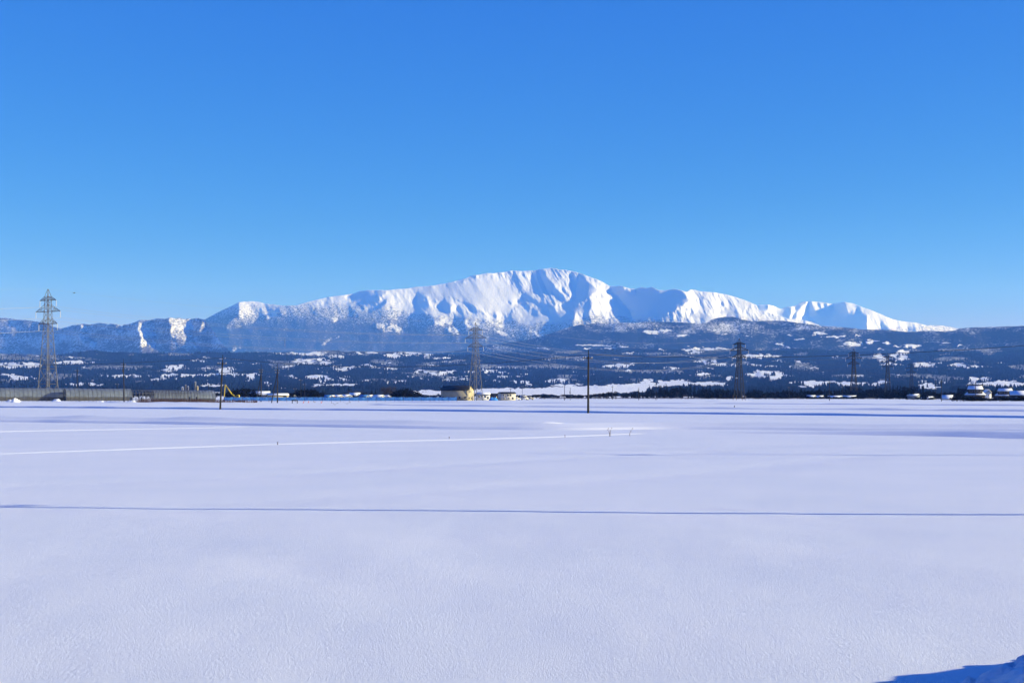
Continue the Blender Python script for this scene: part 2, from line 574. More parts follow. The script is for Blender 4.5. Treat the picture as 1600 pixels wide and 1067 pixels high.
M_SHADE = [
    [(563, 454.6), (581, 457), (587, 455.7), (603, 454), (602.6, 458), (591, 463), (593.6, 467), (579, 471.5), (552, 472.6), (546, 477), (533, 478.8), (528, 476), (547.5, 471.5), (553, 467), (551, 466), (543, 466), (541, 462.5), (552, 460)],
    [(494.6, 477), (517, 472.6), (537, 473.7), (529.5, 477), (519, 477.7), (507, 478.8)],
    [(602.6, 469), (603.7, 472.6), (594.7, 480.5), (581, 487), (570, 487), (578, 482.7), (588, 480.5), (597, 473.7)],
    [(578, 503), (588, 496), (599, 494), (611.6, 498.5), (607, 503), (592.5, 505), (590, 516.5), (581, 514)],
    [(618, 495), (660, 489.5), (660, 510), (637.5, 516.5), (631, 521), (629.6, 507.5)],
    [(318, 497), (373.5, 470), (374, 482.5), (371, 494), (363, 499.5), (355, 507), (351.6, 513), (328, 515), (320, 508.4)],
    [(359.5, 514), (389, 508), (411, 492.6), (432.6, 485), (440, 490), (470, 492), (490, 488), (520, 500), (500, 530), (411, 525), (366, 518)],
    [(678, 446), (710, 440), (738, 429.5), (744, 429.5), (743, 433), (732, 436.5), (722, 441), (710, 444), (696, 446)],
    [(750, 430), (760, 426.5), (764, 427.5), (755, 431)],
    [(652, 461), (665, 464.5), (666, 469), (662, 466), (655, 472), (665, 472), (670, 474), (669, 477), (658, 476), (646, 472), (650, 469)],
    [(673, 469), (679, 469.5), (681, 473), (674, 472)],
    [(680, 479), (693, 471), (708, 478), (704, 479), (702, 482), (704, 488), (698, 487), (688, 482)],
    [(712, 480), (716, 479), (723, 484), (720, 487), (715, 485)],
    [(708, 465), (712, 468), (726, 472), (736, 476), (742, 480), (745, 485), (755, 488), (756, 492), (742, 489), (739, 484), (727, 476), (714, 470)],
    [(760, 488), (770, 490), (777, 494), (774, 496), (763, 492)],
    [(640, 490), (660, 487), (678, 493), (688, 494), (680, 500), (677, 508), (640, 509)],
    [(709, 496), (725, 494), (731, 498), (727, 502), (718, 508), (708, 509), (715, 502)],
    [(784, 500), (800, 498), (800, 510), (793, 508)],
    [(831, 427), (836, 437), (841, 445), (838, 437), (834, 428)],
    [(843, 422), (849, 430), (857, 438), (866, 448), (868, 451), (876, 456), (880, 460), (884, 471), (877, 470), (870, 463), (866, 462), (864, 456), (859, 459), (853, 452), (849, 442), (844, 435)],
    [(876, 448), (883, 453), (891, 463), (886, 464), (880, 454)],
    [(890, 426), (897, 428), (901, 434), (897, 436), (893, 432)],
    [(899, 440), (907, 435), (912, 437), (922, 444), (933, 452), (933, 455), (926, 458), (918, 466), (905, 472), (904, 476), (923, 471), (924, 480), (920, 486), (900, 487), (892, 487), (886, 484), (875, 478), (879, 474), (887, 471), (900, 464), (897, 456), (899, 450)],
    [(857, 484), (860, 494), (864, 500), (850, 503), (860, 508), (893, 509), (898, 493), (900, 487), (880, 487), (870, 487), (865, 478), (858, 477)],
    [(816, 467), (820, 460), (827, 461), (836, 469), (850, 472), (860, 478), (858, 484), (850, 484), (836, 476), (828, 472)],
    [(807, 469), (820, 470), (825, 475), (830, 482), (824, 482), (815, 478), (808, 475)],
    [(792, 470), (800, 473), (799, 476), (793, 473)], [(801, 476), (806, 477), (814, 482), (808, 481)],
    [(841, 458), (845, 456.5), (852, 464), (844, 463)], [(857, 462), (864, 469), (870, 478), (864, 474), (862, 469)],
    [(830, 490), (836, 487.5), (840, 491), (850, 498), (844, 497)],
    [(786, 500), (805, 498), (810, 503), (823, 503), (840, 508), (850, 509), (785, 511)],
    [(937, 459), (943, 462), (942, 465), (937, 464)],
    [(946, 447), (953, 446), (970, 445.5), (974, 452), (985, 457), (993, 457), (995, 452), (1002, 453.5), (1015, 447), (1029, 454), (1040, 453), (1056, 450), (1065, 455), (1072, 464), (1078, 466), (1080, 468), (1075, 472), (1065, 477), (1057, 480),
     (1055, 484), (1044, 487), (1042, 491), (1031, 492), (1020, 492), (1004, 501.5), (991, 504), (986, 495), (985, 491), (983, 484), (970, 477), (961, 473), (972, 469), (962, 462), (952, 457), (945, 454)],
    [(951, 483), (960, 482), (965, 481), (968, 486), (960, 487)],
    [(913, 490), (920, 492), (924, 502), (912, 503)],
    [(1084, 460), (1091, 459.5), (1104, 466), (1114, 471.5), (1110, 471), (1100, 467), (1090, 463)],
    [(1125, 472), (1129, 472.5), (1133, 477), (1128, 477)],
    [(1078, 488), (1088, 489), (1096, 490), (1110, 494), (1116, 497), (1110, 500), (1096, 500), (1090, 498), (1076, 494)],
    [(1124, 486), (1130, 484), (1140, 482), (1151, 482), (1152, 487), (1160, 492), (1148, 494), (1140, 494), (1130, 492), (1123, 491)],
]
M_WEAK = [[(793, 429), (800, 428), (810, 431), (809, 443), (803, 442), (795, 436)], [(1098, 472), (1103, 472), (1105, 477), (1100, 479)], [(1060, 482), (1090, 484), (1097, 488), (1070, 487)], [(1085, 462), (1110, 472), (1120, 482), (1100, 484), (1080, 474)]]
M_LITLOW = [[(516, 496), (532, 496), (529, 502), (517, 504)], [(592, 503), (615, 505), (630, 512), (630, 520), (613, 519), (592, 516)], [(500, 539), (514, 529), (530, 524), (517, 532), (507, 539)],
            [(680, 500), (700, 496), (715, 502), (700, 507), (682, 509)], [(728, 500), (742, 502), (755, 508), (745, 512), (730, 508)], [(755, 495), (770, 498), (792, 510), (780, 512), (760, 503)],
            [(700, 512), (717, 514), (716, 521), (703, 519)], [(770, 512), (785, 516), (800, 525), (790, 528), (775, 520)], [(828, 519), (840, 518), (850, 524), (840, 527)], [(846, 515), (855, 515), (855, 520), (848, 521)],
            [(414, 489), (432, 487), (430, 495), (418, 500)], [(366, 540), (378, 540), (376, 546), (362, 548)], [(822, 532), (850, 530), (890, 529), (888, 532), (840, 534)]]
TREELINE = [(320, 468), (480, 470), (600, 474), (660, 484), (760, 492), (850, 499), (925, 487), (990, 490), (1040, 493), (1110, 500), (1150, 483), (1230, 500)]


def m_gx(PX, PY):
    sh = mask(PX, PY, M_SHADE, 1)
    wk = mask(PX, PY, M_WEAK, 2)
    g = 0.80 - 0.40 * sstep(890, 930, PX)
    # spurs and gullies running down the face
    streak = fbm((PX - PY * 0.75) / 5.5, (PY + PX * 0.4) / 26, 40, 4, 0.6)
    fine = fbm(PX / 3.2, PY / 4.0, 44, 3, 0.6)
    wx = 5 * fbm(PX / 20, PY / 20, 141, 2)
    rid = 1 - 2 * np.abs(fbm((PX - PY * 0.8 + wx) / 7.5, (PY + PX * 0.3) / 34, 142, 4, 0.62)) * 1.6
    rid2 = np.abs(fbm((PX - PY * 0.55 + wx) / 3.6, (PY + PX * 0.3) / 15, 146, 3, 0.6))
    ew = 0.25 + 0.75 * sstep(640, 780, PX)
    g = g + 1.3 * streak + 1.3 * fine + ew * (0.75 - 1.7 * sstep(0.55, 0.95, rid) * (0.5 + fine) - 2.4 * sstep(0.20, 0.0, rid2))
    calm = mask(PX, PY, [[(640, 452), (700, 448), (760, 432), (790, 440), (815, 465), (790, 490), (740, 478), (700, 462), (640, 458)]], 5)
    g = g * (1 - calm) + calm * (0.95 + 0.75 * streak + 0.25 * fine - 0.5 * sstep(0.10, 0.0, rid2))
    fan = mask(PX, PY, [[(785, 422), (838, 421), (862, 419), (900, 424), (915, 440), (888, 472), (840, 474), (806, 452)], [(1060, 456), (1084, 453), (1130, 460), (1175, 474), (1150, 480), (1100, 482), (1070, 478)], [(905, 428), (935, 442), (948, 450), (972, 472), (985, 490), (990, 504), (926, 504), (924, 478), (938, 460)]], 3)
    rb = np.abs(fbm((PX - (PY - 420) * 0.62 + 0.6 * wx) / 3.0, PY / 40, 151, 3, 0.6))
    g = g * (1 - 0.45 * fan) + fan * (0.75 - 3.0 * sstep(0.13, 0.0, rb))
    g = g * (1 - sh) + sh * (-3.0 + 0.4 * fine)
    g = g - 0.6 * wk - 2.0 * mask(PX, PY, [[(950, 447), (1056, 450), (1072, 464), (1078, 468), (1055, 484), (1020, 492), (991, 502), (975, 476), (960, 460)]], 2)
    # wooded lower slopes: rounded hills mostly turned away from the sun
    lowl = sstep(488, 508, PY + (PX < 560) * 4 + 10 * fbm(PX / 40, PY / 25, 47, 2))
    hills = -1.75 + 2.2 * fbm((PX + 1.9 * PY) / 30, (PY - 0.33 * PX) / 13, 50, 4) + 1.0 * fbm(PX / 5, PY / 4, 52, 3)
    ll = mask(PX, PY, M_LITLOW, 1, 5, -0.16)
    hills = hills * (1 - ll) + ll * (1.3 + 1.3 * fine)
    spur = mask(PX, PY, [[(374, 471), (400, 470), (445, 477), (440, 485), (411, 493), (389, 508), (359, 515), (352, 513), (363, 500), (371, 494)]], 1)
    lowr = lowl * sstep(905, 880, PX) * (1 - spur)
    g = g * (1 - lowr) + lowr * (hills - 0.7 * blur(sh, 6))
    return g


def m_forest(PX, PY):
    tl = np.interp(PX, [p[0] for p in TREELINE], [p[1] for p in TREELINE])
    d = PY - tl + 7 * fbm(PX / 18, PY / 9, 55, 3)
    f = 0.50 * sstep(-2, 12, d) + 0.36 * sstep(12, 46, d)
    ll = mask(PX, PY, M_LITLOW, 1, 5, -0.16)
    spur = mask(PX, PY, [[(374, 471), (400, 470), (445, 477), (440, 485), (411, 493), (389, 508), (359, 515), (352, 513), (363, 500), (371, 494)]], 1)
    return np.clip(f - 0.30 * ll - 0.14 * spur, 0, 1)  # sunlit patches and spur also lightened in the colour by fewer trees


MM = mountain_mat('mountain_snow', (0.055, 0.053, 0.06), 0.042, 9.0)
relief('mountain', 'broad snow covered mountain rising to a rounded summit', M_SKY, 566, (300, 1320), (408, 568), 19500, 440, 3.0, m_gx, m_forest, MM, rows=230, eps=(1 / 500) ** 2)

# peaks beyond on the right
P_SKY = [(1140, 492), (1165, 480), (1180, 476.5), (1200, 476), (1210, 478.5), (1220, 483), (1230, 479.5), (1240, 478.5), (1250, 473.5), (1258, 471), (1266, 471), (1280, 471.5), (1300, 475), (1310, 473), (1319, 472), (1331, 474), (1342.5, 478),
         (1359, 484), (1376, 490.5), (1393, 498.4), (1410, 502), (1432, 504.5), (1449, 508.5), (1472, 508.5), (1492, 512), (1530, 522)]
P_SHADE = [[(1180, 475), (1199, 474.5), (1200, 480), (1198.5, 485), (1180, 486.5)], [(1206, 487.5), (1221, 482), (1230, 478.5), (1236, 482), (1235, 490), (1232, 497), (1220, 493)],
           [(1240, 478), (1250, 473), (1259, 470), (1260, 473), (1255, 477), (1250, 481), (1245, 484), (1241, 483)], [(1244, 486), (1245, 497), (1238, 498), (1240, 491)],
           [(1263, 470.5), (1267, 473), (1272, 487), (1277, 490.5), (1270, 492), (1262, 490), (1263, 480)], [(1301, 473), (1310, 472), (1319, 471), (1322, 479), (1324, 487.5), (1303, 486)],
           [(1250, 496), (1260, 492), (1278, 490.5), (1300, 485), (1324, 488), (1340, 488.5), (1356, 491.6), (1355, 500.6), (1354, 517), (1340, 516), (1300, 514), (1280, 510), (1270, 503)],
           [(1377, 504), (1387.5, 512), (1396.5, 517.5), (1378.5, 517)], [(1417, 513), (1428, 513), (1432, 520), (1417, 520)], [(1340, 478.7), (1344, 484), (1347, 489), (1341, 486)],
           [(1276, 472), (1283, 482), (1281, 474)], [(1288, 474), (1294, 484), (1291, 475)]]


def p_gx(PX, PY):
    sh = mask(PX, PY, P_SHADE, 1)
    streak = fbm((PX - PY * 0.5) / 4.0, PY / 18, 60, 4, 0.6)
    wk = mask(PX, PY, [[(1355, 490), (1374, 493), (1382, 517), (1352, 517)], [(1400, 504), (1440, 506), (1440, 514), (1405, 512)]], 2, 2, -0.3)
    g = 0.9 + 2.0 * streak + 0.8 * fbm(PX / 3, PY / 3, 61, 3) - 1.5 * wk
    return g * (1 - sh) + sh * (-3.2 + 0.3 * streak)


def p_forest(PX, PY):
    d = PY - np.interp(PX, [1140, 1355, 1400, 1500], [515, 512, 504, 503]) + 5 * fbm(PX / 12, PY / 8, 62, 3)
    return 0.5 * sstep(0, 8, d)


relief('snowy_peaks', 'sharp white peaks beyond the long ridge', P_SKY, 530, (1140, 1530), (464, 534), 26000, 480, 2.6, p_gx, p_forest, mountain_mat('peak_snow', (0.14, 0.13, 0.13), 0.03, 8.0), rows=90, eps=(1 / 500) ** 2)

# hills on the left
L_SKY = [(-260, 503), (-120, 499), (0, 497), (21, 498), (43, 501), (70, 505), (95, 513), (112, 508.6), (129, 505.5), (140, 507.5), (155, 504.4), (172, 506.5), (190, 508.7), (200, 507), (220, 501), (240, 499), (257, 497), (287, 497.5), (310, 497), (320, 499),
         (326, 507), (334, 520), (345, 535), (370, 560)]
L_LIT = [[(217, 505), (240, 509), (243, 540), (213, 545), (222, 530), (214, 518)], [(262, 497), (298, 497), (302, 527), (287, 532), (258, 522), (268, 510)], [(316, 503), (327, 508), (318, 520), (311, 518)],
         [(122, 522), (140, 522), (144, 533), (125, 533)], [(125, 508), (133, 510), (134, 520), (127, 518)],
         [(-20, 543), (30, 545), (55, 551), (52, 555), (0, 551)], [(82, 547), (100, 543), (130, 543), (120, 549), (95, 553), (80, 553)], [(178, 506), (194, 508), (192, 513), (180, 512)], [(140, 530), (152, 534), (150, 540), (140, 538)]]


def l_gx(PX, PY):
    lt = mask(PX, PY, L_LIT, 1, 2.0, -0.75)
    n = fbm(PX / 24, PY / 14, 70, 3); fn = fbm(PX / 4, PY / 4, 72, 3, 0.6)
    g = -1.7 + 1.5 * n + 0.9 * fn + 0.35 * sstep(90, 20, PX)
    return g * (1 - lt) + lt * (2.7 + 3.0 * fn)


def l_forest(PX, PY):
    lt = mask(PX, PY, L_LIT, 1, 2.0, -0.75)
    return np.clip(0.56 + 0.25 * fbm(PX / 20, PY / 10, 75, 3) + 0.2 * sstep(535, 550, PY) - 0.12 * lt, 0, 1)  # sunlit spurs get a paler colour too, via a smaller tree share


relief('hills', 'blue shaded hills with sunlit snowy spurs', L_SKY, 572, (-260, 370), (488, 574), 14500, 505, 2.6, l_gx, l_forest, mountain_mat('hill_snow', (0.12, 0.11, 0.115), 0.045, 7.0), rows=120, rag=1.8, eps=(1 / 500) ** 2)

# ---- open snow patches among the woods: (px, py, half width, half height)
PATCH = [(30, 571, 34, 5), (110, 567, 28, 3), (145, 567, 5, 1.5), (12, 587, 14, 3), (35, 591, 19, 3), (130, 601, 30, 3), (165, 587, 10, 1.5), (187, 588, 12, 3), (112, 558, 5, 1), (205, 588, 13, 2.5), (215, 591, 4, 2), (228, 588, 5, 2),
         (275, 574, 17, 4.5), (262, 579, 9, 2), (278, 588, 26, 4), (350, 586, 55, 2.4), (250, 594, 12, 3), (308, 563, 9, 2), (322, 559, 3, 1), (318, 579, 6, 1.5), (352, 579, 15, 4), (362, 574, 6, 1.5), (331, 602, 12, 2), (334, 613, 9, 2), (346, 602, 5, 2),
         (393, 592, 7, 5), (400, 585, 5, 2.4), (420, 598, 10, 2), (415, 603, 5, 2), (440, 605, 6, 1.5), (446, 573, 7, 1.6), (455, 590, 5, 3), (467, 593, 5, 1.5), (475, 565, 14, 4.4), (483, 552, 25, 3), (437, 552, 5, 1), (503, 561, 10, 2.5), (510, 567, 10, 2),
         (496, 590, 17, 4.4), (505, 595, 8, 3), (523, 594, 12, 2), (505, 602, 17, 2), (525, 575, 7, 3), (527, 557, 12, 2.4), (560, 551, 5, 1.5), (578, 550, 7, 2.5), (615, 556, 13, 4), (640, 552, 15, 5), (667, 556, 6, 5), (690, 560, 13, 1.2),
         (535, 577, 11, 4), (550, 575, 12, 3), (573, 571, 9, 2), (587, 574, 8, 2), (610, 577, 8, 2), (605, 567, 5, 1.2), (655, 580, 7, 1.6), (666, 581, 6, 1.8), (690, 584, 17, 2.7), (527, 592, 12, 3), (542, 588, 6, 2), (573, 594, 4, 2), (582, 597, 5, 1.6),
         (618, 599, 15, 2.2), (628, 596, 6, 1.5), (520, 601, 21, 1.8), (548, 601, 9, 1.8), (653, 592, 4, 1.5), (676, 593, 7, 1.4), (697, 594, 5, 1.5), (672, 613, 26, 4), (680, 570, 4, 1), (705, 581, 9, 2.6), (733, 582, 11, 2), (764, 580, 14, 3.2),
         (785, 582, 8, 2), (760, 587, 8, 2), (784, 589.5, 10, 3), (770, 596, 9, 2.6), (712, 595, 10, 2), (725, 592, 6, 1.6), (810, 597, 15, 2.6), (825, 601, 11, 2.2), (823, 585, 6, 2), (818, 590, 4, 1.5), (800, 612, 60, 6),
         (868, 595, 13, 3), (885, 597, 8, 2), (880, 602, 15, 2), (965, 572, 21, 3.6), (985, 571, 9, 2), (980, 579, 5, 2), (905, 562, 8, 1.2), (1010, 593, 6, 1.2), (1020, 597, 23, 3), (890, 611, 60, 6.5), (940, 608, 70, 6), (990, 604, 44, 4.5), (955, 600.5, 4, 1.4),
         (1049, 575.5, 12, 2), (1108, 565, 11, 3), (1125, 569, 11, 2.2), (1145, 571, 9, 1.6), (1095, 566, 6, 1.6), (1178, 557, 30, 3.2), (1205, 556, 13, 2.6), (1150, 558, 9, 1.7), (1178, 571, 11, 2), (1207, 573, 11, 1.4), (1190, 587, 22, 4.4), (1188, 581, 9, 2.6),
         (1215, 592, 9, 3), (1095, 584, 13, 1.7), (1063, 595, 17, 2.2), (1040, 599, 32, 4.4), (1090, 600, 42, 3.4), (1122, 602, 15, 2.6), (1140, 591, 7, 3), (1217, 564, 7, 2), (1206, 584, 16, 4.4), (1218, 588, 15, 4.4), (1218, 538, 7, 1.6), (1233, 543, 4, 1.1),
         (1244, 565, 4, 1.6), (1237, 573, 9, 1.2), (1285, 583, 6, 1.6), (1260, 597, 22, 2.2), (1300, 599, 42, 3.2), (1330, 600, 32, 3.2), (1370, 601, 22, 2.7), (1265, 603, 15, 1.7), (1333, 537, 14, 3.6), (1361, 533, 7, 4), (1376, 545, 4, 1.1),
         (1374, 559, 7, 6), (1384, 563, 12, 3.2), (1405, 557, 13, 7), (1412, 551, 7, 4), (1390, 569, 14, 2.2), (1440, 570, 17, 4), (1450, 572, 12, 3), (1466, 568, 7, 2), (1500, 571, 17, 3), (1525, 573, 21, 1.7), (1459, 581, 2.4, 1.4), (1563, 567.5, 5, 1.2),
         (1380, 597, 9, 1.7), (1440, 596, 9, 2), (1450, 603, 15, 5), (1475, 598, 9, 2), (1500, 593, 9, 1.6), (1522, 593, 9, 5), (1540, 592, 11, 3), (1570, 596, 15, 2.2), (1560, 601, 44, 4.4), (1595, 590, 9, 3), (1545, 582, 6, 1.2), (1424, 541, 9, 3),
         (1390, 536, 6, 1.6), (1234, 524, 3, 1.6), (1248, 530, 8, 1.2), (1280, 521, 9, 2.6), (1305, 526, 15, 1.4), (1337, 524, 3, 1.2), (1088, 551, 10, 2.2), (1078, 547, 9, 2), (1018, 519, 10, 3), (1040, 517, 8, 2), (1064, 524, 9, 2), (925, 540, 30, 1.0), (1110, 545, 24, 2)]


_rp = random.Random(99)
for _ in range(130):
    _py = 600 - 78 * _rp.random() ** 1.4
    PATCH.append((_rp.uniform(0, 1600), _py, _rp.uniform(2, 9.0), _rp.uniform(0.45, 1.0)))


def patches(PX, PY):
    jx = 5.0 * fbm(PX / 8, PY / 1.6, 101, 3) + 8.0 * fbm(PX / 40, PY / 1.2, 103, 2); jy = 2.2 * fbm(PX / 6, PY / 6, 105, 3)
    m = np.zeros(PX.shape)
    brk = sstep(-0.5, -0.3, fbm(PX / 9, PY / 1.7, 107, 3))
    x, y = PX + jx, PY + jy
    for (cx, cy, a, b) in PATCH:
        d = ((x - cx) / (a * 1.08)) ** 2 + ((y - cy) / (b * 0.98)) ** 2
        np.maximum(m, np.clip((1.2 - d) / 0.4, 0, 1) * (brk if a < 40 else 1.0), out=m)
    return m


# ---- long wooded ridge
R_SKY = [(560, 566), (640, 557), (700, 550), (760, 540), (820, 532), (845, 526), (866, 519), (886, 512), (905, 507.5), (930, 505), (990, 504.5), (1010, 502.5), (1040, 503), (1065, 504), (1088, 505.5), (1104, 504.5), (1112, 499), (1120, 497), (1130, 495.5), (1145, 495),
         (1160, 499), (1170, 502), (1218, 501), (1230, 502), (1280, 509), (1310, 511), (1354, 515), (1382, 515), (1416, 518.6), (1432, 518.6), (1444, 516.5), (1472, 517.5), (1491, 516.4), (1500, 513), (1520, 511.5), (1560, 510.5), (1600, 509), (1700, 505), (1900, 508)]


def r_gx(PX, PY):
    n = fbm(PX / 34, PY / 14, 80, 4); fn = fbm(PX / 3.5, PY / 2.5, 82, 3, 0.6)
    p = patches(PX, PY)
    return (-2.6 + 2.2 * n + 1.3 * fn) * (1 - p) + p * 1.0


def r_forest(PX, PY):
    p = patches(PX, PY)
    f = 0.66 + 0.28 * sstep(506, 528, PY + 6 * fbm(PX / 40, PY / 10, 86, 2)) + 0.26 * fbm(PX / 70, PY / 15, 89, 3) + 0.30 * fbm(PX / 22, PY / 7, 85, 4) - 0.10 * sstep(0.1, 0.5, fbm(PX / 60, PY / 16, 87, 3))  # broad mottling imitates ridge shading in the colour, besides snow dust
    return np.clip(np.where(p > 0.3, 0.16 + 0.12 * fbm(PX / 3, PY / 2, 88, 2), f), 0, 1)


relief('forested_ridge', 'long dark blue wooded ridge below the snow line', R_SKY, 586, (560, 1900), (488, 588), 12000, 505, 4.2, r_gx, r_forest, mountain_mat('ridge_wood', (0.016, 0.02, 0.026), 0.06, 6.0, 0.22), rows=150)

# ---- foothills and valley floor, 1 to 10 km
F_SKY = [(-300, 551), (0, 552), (60, 553), (100, 552), (140, 546), (170, 550), (220, 551), (300, 549), (400, 550), (480, 550), (528, 546), (560, 550), (640, 549), (700, 553), (760, 553), (840, 548), (960, 545), (1100, 548), (1250, 546), (1400, 550), (1500, 545), (1600, 543), (1900, 540)]
F_D = [(540, 9800), (552, 9000), (563, 8000), (575, 7000), (588, 6000), (598, 5000), (606, 4000), (612, 3000), (616, 2200), (619.5, 1500), (622, 1100)]


def f_depth(PX, PY):
    d = np.interp(PY, [p[0] for p in F_D], [p[1] for p in F_D])
    n = 1.0 * fbm(PX / 45, PY / 9, 110, 4) + 0.35 * fbm(PX / 9, PY / 4, 114, 3)
    return d + n * 170 * sstep(618, 600, PY)


def decid(PX, PY):
    return sstep(0.05, 0.3, fbm(PX / 55, PY / 7, 170, 3)) * sstep(604, 594, PY)


def make_foothills():
    px = np.arange(-300, 1901, 1.5)
    sk = np.interp(px, [p[0] for p in F_SKY], [p[1] for p in F_SKY]) + 1.2 * fbm(px / 12, px * 0, 120, 3) + 3.5 * fbm(px / 70, px * 0, 121, 2)
    t = np.linspace(0, 1, 150)
    PY = sk[None, :] + (622.6 - sk)[None, :] * t[:, None]
    PX = np.broadcast_to(px[None, :], PY.shape)
    D = f_depth(PX, PY)
    X = (PX - 800) / F * D; Z = HCAM + (HZ - PY) / F * D
    Z[-1] = -0.4
    p = patches(PX, PY)
    fo = np.where(p > 0.4, 0.05, 1.15 + 0.12 * fbm(PX / 14, PY / 5, 124, 3) - 0.48 * decid(PX, PY))
    fo = np.where(PY > 619, 0.0, fo)
    back = [(X[0], D[0] + dd, np.maximum(Z[0] - dz, -0.3)) for dd, dz in ((900, 240), (150, 40), (30, 4))]
    X = np.concatenate([np.stack([b[0] for b in back]), X]); Yv = np.concatenate([np.stack([b[1] for b in back]), D]); Z = np.concatenate([np.stack([b[2] for b in back]), Z])
    fo = np.clip(np.concatenate([np.repeat(fo[:1], 3, 0), fo]), 0, 1.25)
    n, m = X.shape
    idx = np.arange(n * m).reshape(n, m)
    q = np.stack([idx[:-1, :-1], idx[1:, :-1], idx[1:, 1:], idx[:-1, 1:]], -1).reshape(-1, 4)
    me = mesh_np('foothills', np.stack([X, Yv, Z], -1).reshape(-1, 3), q, mountain_mat('foothill_wood', (0.012, 0.016, 0.022), 0.08, 2.0, 0.25), True)
    attr(me, 'forest', fo)
    props(link('foothills', me), 'low wooded foothills with open snow fields', kind='structure')


make_foothills()

# ------------------------------------------------------------------ far woods (stuff): small conifers on the foothills
M_leaf_far = plain('far_needles', (0.009, 0.012, 0.016), 0.9, 0.5, 0.02)


def cone_template():
    v = []; f = []
    for (z0, r, z1) in ((0.04, 0.22, 0.62), (0.38, 0.17, 1.0)):
        b = len(v); n = 5
        for k in range(n):
            a = 2 * math.pi * k / n + z0 * 3
            v.append((r * math.cos(a), r * math.sin(a), z0))
        v.append((0, 0, z1))
        f += [(b + k, b + (k + 1) % n, b + n) for k in range(n)]
    return np.array(v), np.array(f)


def make_far_woods():
    N = 42000
    PX = rng.uniform(-40, 1640, N * 2)
    PY = rng.uniform(549, 612, N * 2)
    p = patches(PX, PY)
    # keep the patch clear, let trees crowd its edges
    keep = (p < 0.25) & (rng.random(len(PX)) < 0.6 + 0.4 * sstep(0.05, 0.2, p))
    keep &= rng.random(len(PX)) > 0.93 * decid(PX, PY)
    keep &= ~((PY > 600) & (fbm(PX / 30, PY / 5, 130, 2) < -0.15))
    keep &= PY > np.interp(PX, [q[0] for q in F_SKY], [q[1] for q in F_SKY]) + 2
    PX, PY = PX[keep][:N], PY[keep][:N]
    D = f_depth(PX, PY)
    X = (PX - 800) / F * D; Z = HCAM + (HZ - PY) / F * D
    h = rng.uniform(9, 17, len(X)) * np.where(D < 4200, 0.75, 1.0)
    tv, tf = cone_template()
    rot = rng.uniform(0, 6.28, len(X)); wd = rng.uniform(0.9, 1.7, len(X))
    c, s = np.cos(rot), np.sin(rot)
    vx = (tv[None, :, 0] * c[:, None] - tv[None, :, 1] * s[:, None]) * (h * wd)[:, None] + X[:, None]
    vy = (tv[None, :, 0] * s[:, None] + tv[None, :, 1] * c[:, None]) * (h * wd)[:, None] + D[:, None]
    vz = tv[None, :, 2] * h[:, None] + Z[:, None] - 0.5
    V = np.stack([vx, vy, vz], -1).reshape(-1, 3)
    Fc = (tf[None] + (np.arange(len(X)) * len(tv))[:, None, None]).reshape(-1, 3)
    props(link('far_forest', mesh_np('far_forest', V, Fc, M_leaf_far)), 'dark far woods of small conifers spread over the foothills', kind='stuff')


make_far_woods()
#@@D0
# ------------------------------------------------------------------ materials for the built things
M_steel = plain('galvanised_steel', (0.14, 0.14, 0.14), 0.55, 0.2, 0.8)
M_steel_dark = plain('weathered_steel', (0.06, 0.058, 0.056), 0.7, 0.25, 0.8)
M_steel_black = plain('dark_painted_steel', (0.018, 0.018, 0.02), 0.8, 0.2, 0.8)
M_glassy = plain('porcelain', (0.55, 0.56, 0.56), 0.3, 0.1)
M_wire = plain('aluminium_wire', (0.36, 0.37, 0.39), 0.5, 0.1)
M_cable = plain('black_cable', (0.02, 0.02, 0.022), 0.6, 0.1)
M_pole = plain('weathered_concrete', (0.028, 0.025, 0.022), 0.85, 0.3, 1.2)
M_pole_dark = plain('dark_pole', (0.018, 0.017, 0.016), 0.85, 0.3, 1.2)
M_bark = plain('bark', (0.05, 0.042, 0.038), 0.9, 0.3, 2.0)
M_needle = plain('needles', (0.008, 0.011, 0.010), 0.9, 0.5, 0.6)
M_needle2 = plain('dark_leaves', (0.010, 0.011, 0.010), 0.9, 0.5, 0.6)
M_twig = plain('bare_twigs', (0.05, 0.042, 0.04), 0.9, 0.3, 2.0)
M_cream = plain('cream_siding', (0.62, 0.52, 0.30), 0.8, 0.08, 0.6)
M_tan = plain('tan_siding', (0.30, 0.27, 0.21), 0.8, 0.12, 0.5)
M_white = plain('white_plaster', (0.74, 0.72, 0.68), 0.8, 0.06, 0.6)
M_beige = plain('beige_plaster', (0.58, 0.53, 0.45), 0.8, 0.08, 0.6)
M_grey = plain('grey_siding', (0.22, 0.23, 0.25), 0.8, 0.12, 0.6)
M_darkwood = plain('dark_timber', (0.045, 0.035, 0.03), 0.8, 0.25, 1.5)
M_roof = plain('dark_roof', (0.012, 0.013, 0.015), 0.6, 0.2, 1.0)
M_roofblue = plain('blue_roof', (0.05, 0.17, 0.42), 0.5, 0.12, 1.0)
M_roofred = plain('orange_roof', (0.48, 0.16, 0.06), 0.6, 0.15, 1.0)
M_window = plain('window_glass', (0.02, 0.025, 0.03), 0.15, 0.2, 1.0)
M_roofsnow = snow_field_mat('roof_snow', 0.4)
M_bluenet = plain('blue_mesh_sheet', (0.10, 0.30, 0.62), 0.7, 0.28, 1.6, bump=0.5)
M_bluetarp = plain('blue_tarpaulin', (0.06, 0.26, 0.62), 0.5, 0.2, 1.6, bump=0.5)
M_yellow = plain('yellow_paint', (0.62, 0.46, 0.03), 0.5, 0.12, 1.0)
M_rubber = plain('black_rubber', (0.02, 0.02, 0.02), 0.8, 0.2)
M_orange = plain('orange_plastic', (0.75, 0.13, 0.03), 0.5, 0.1)
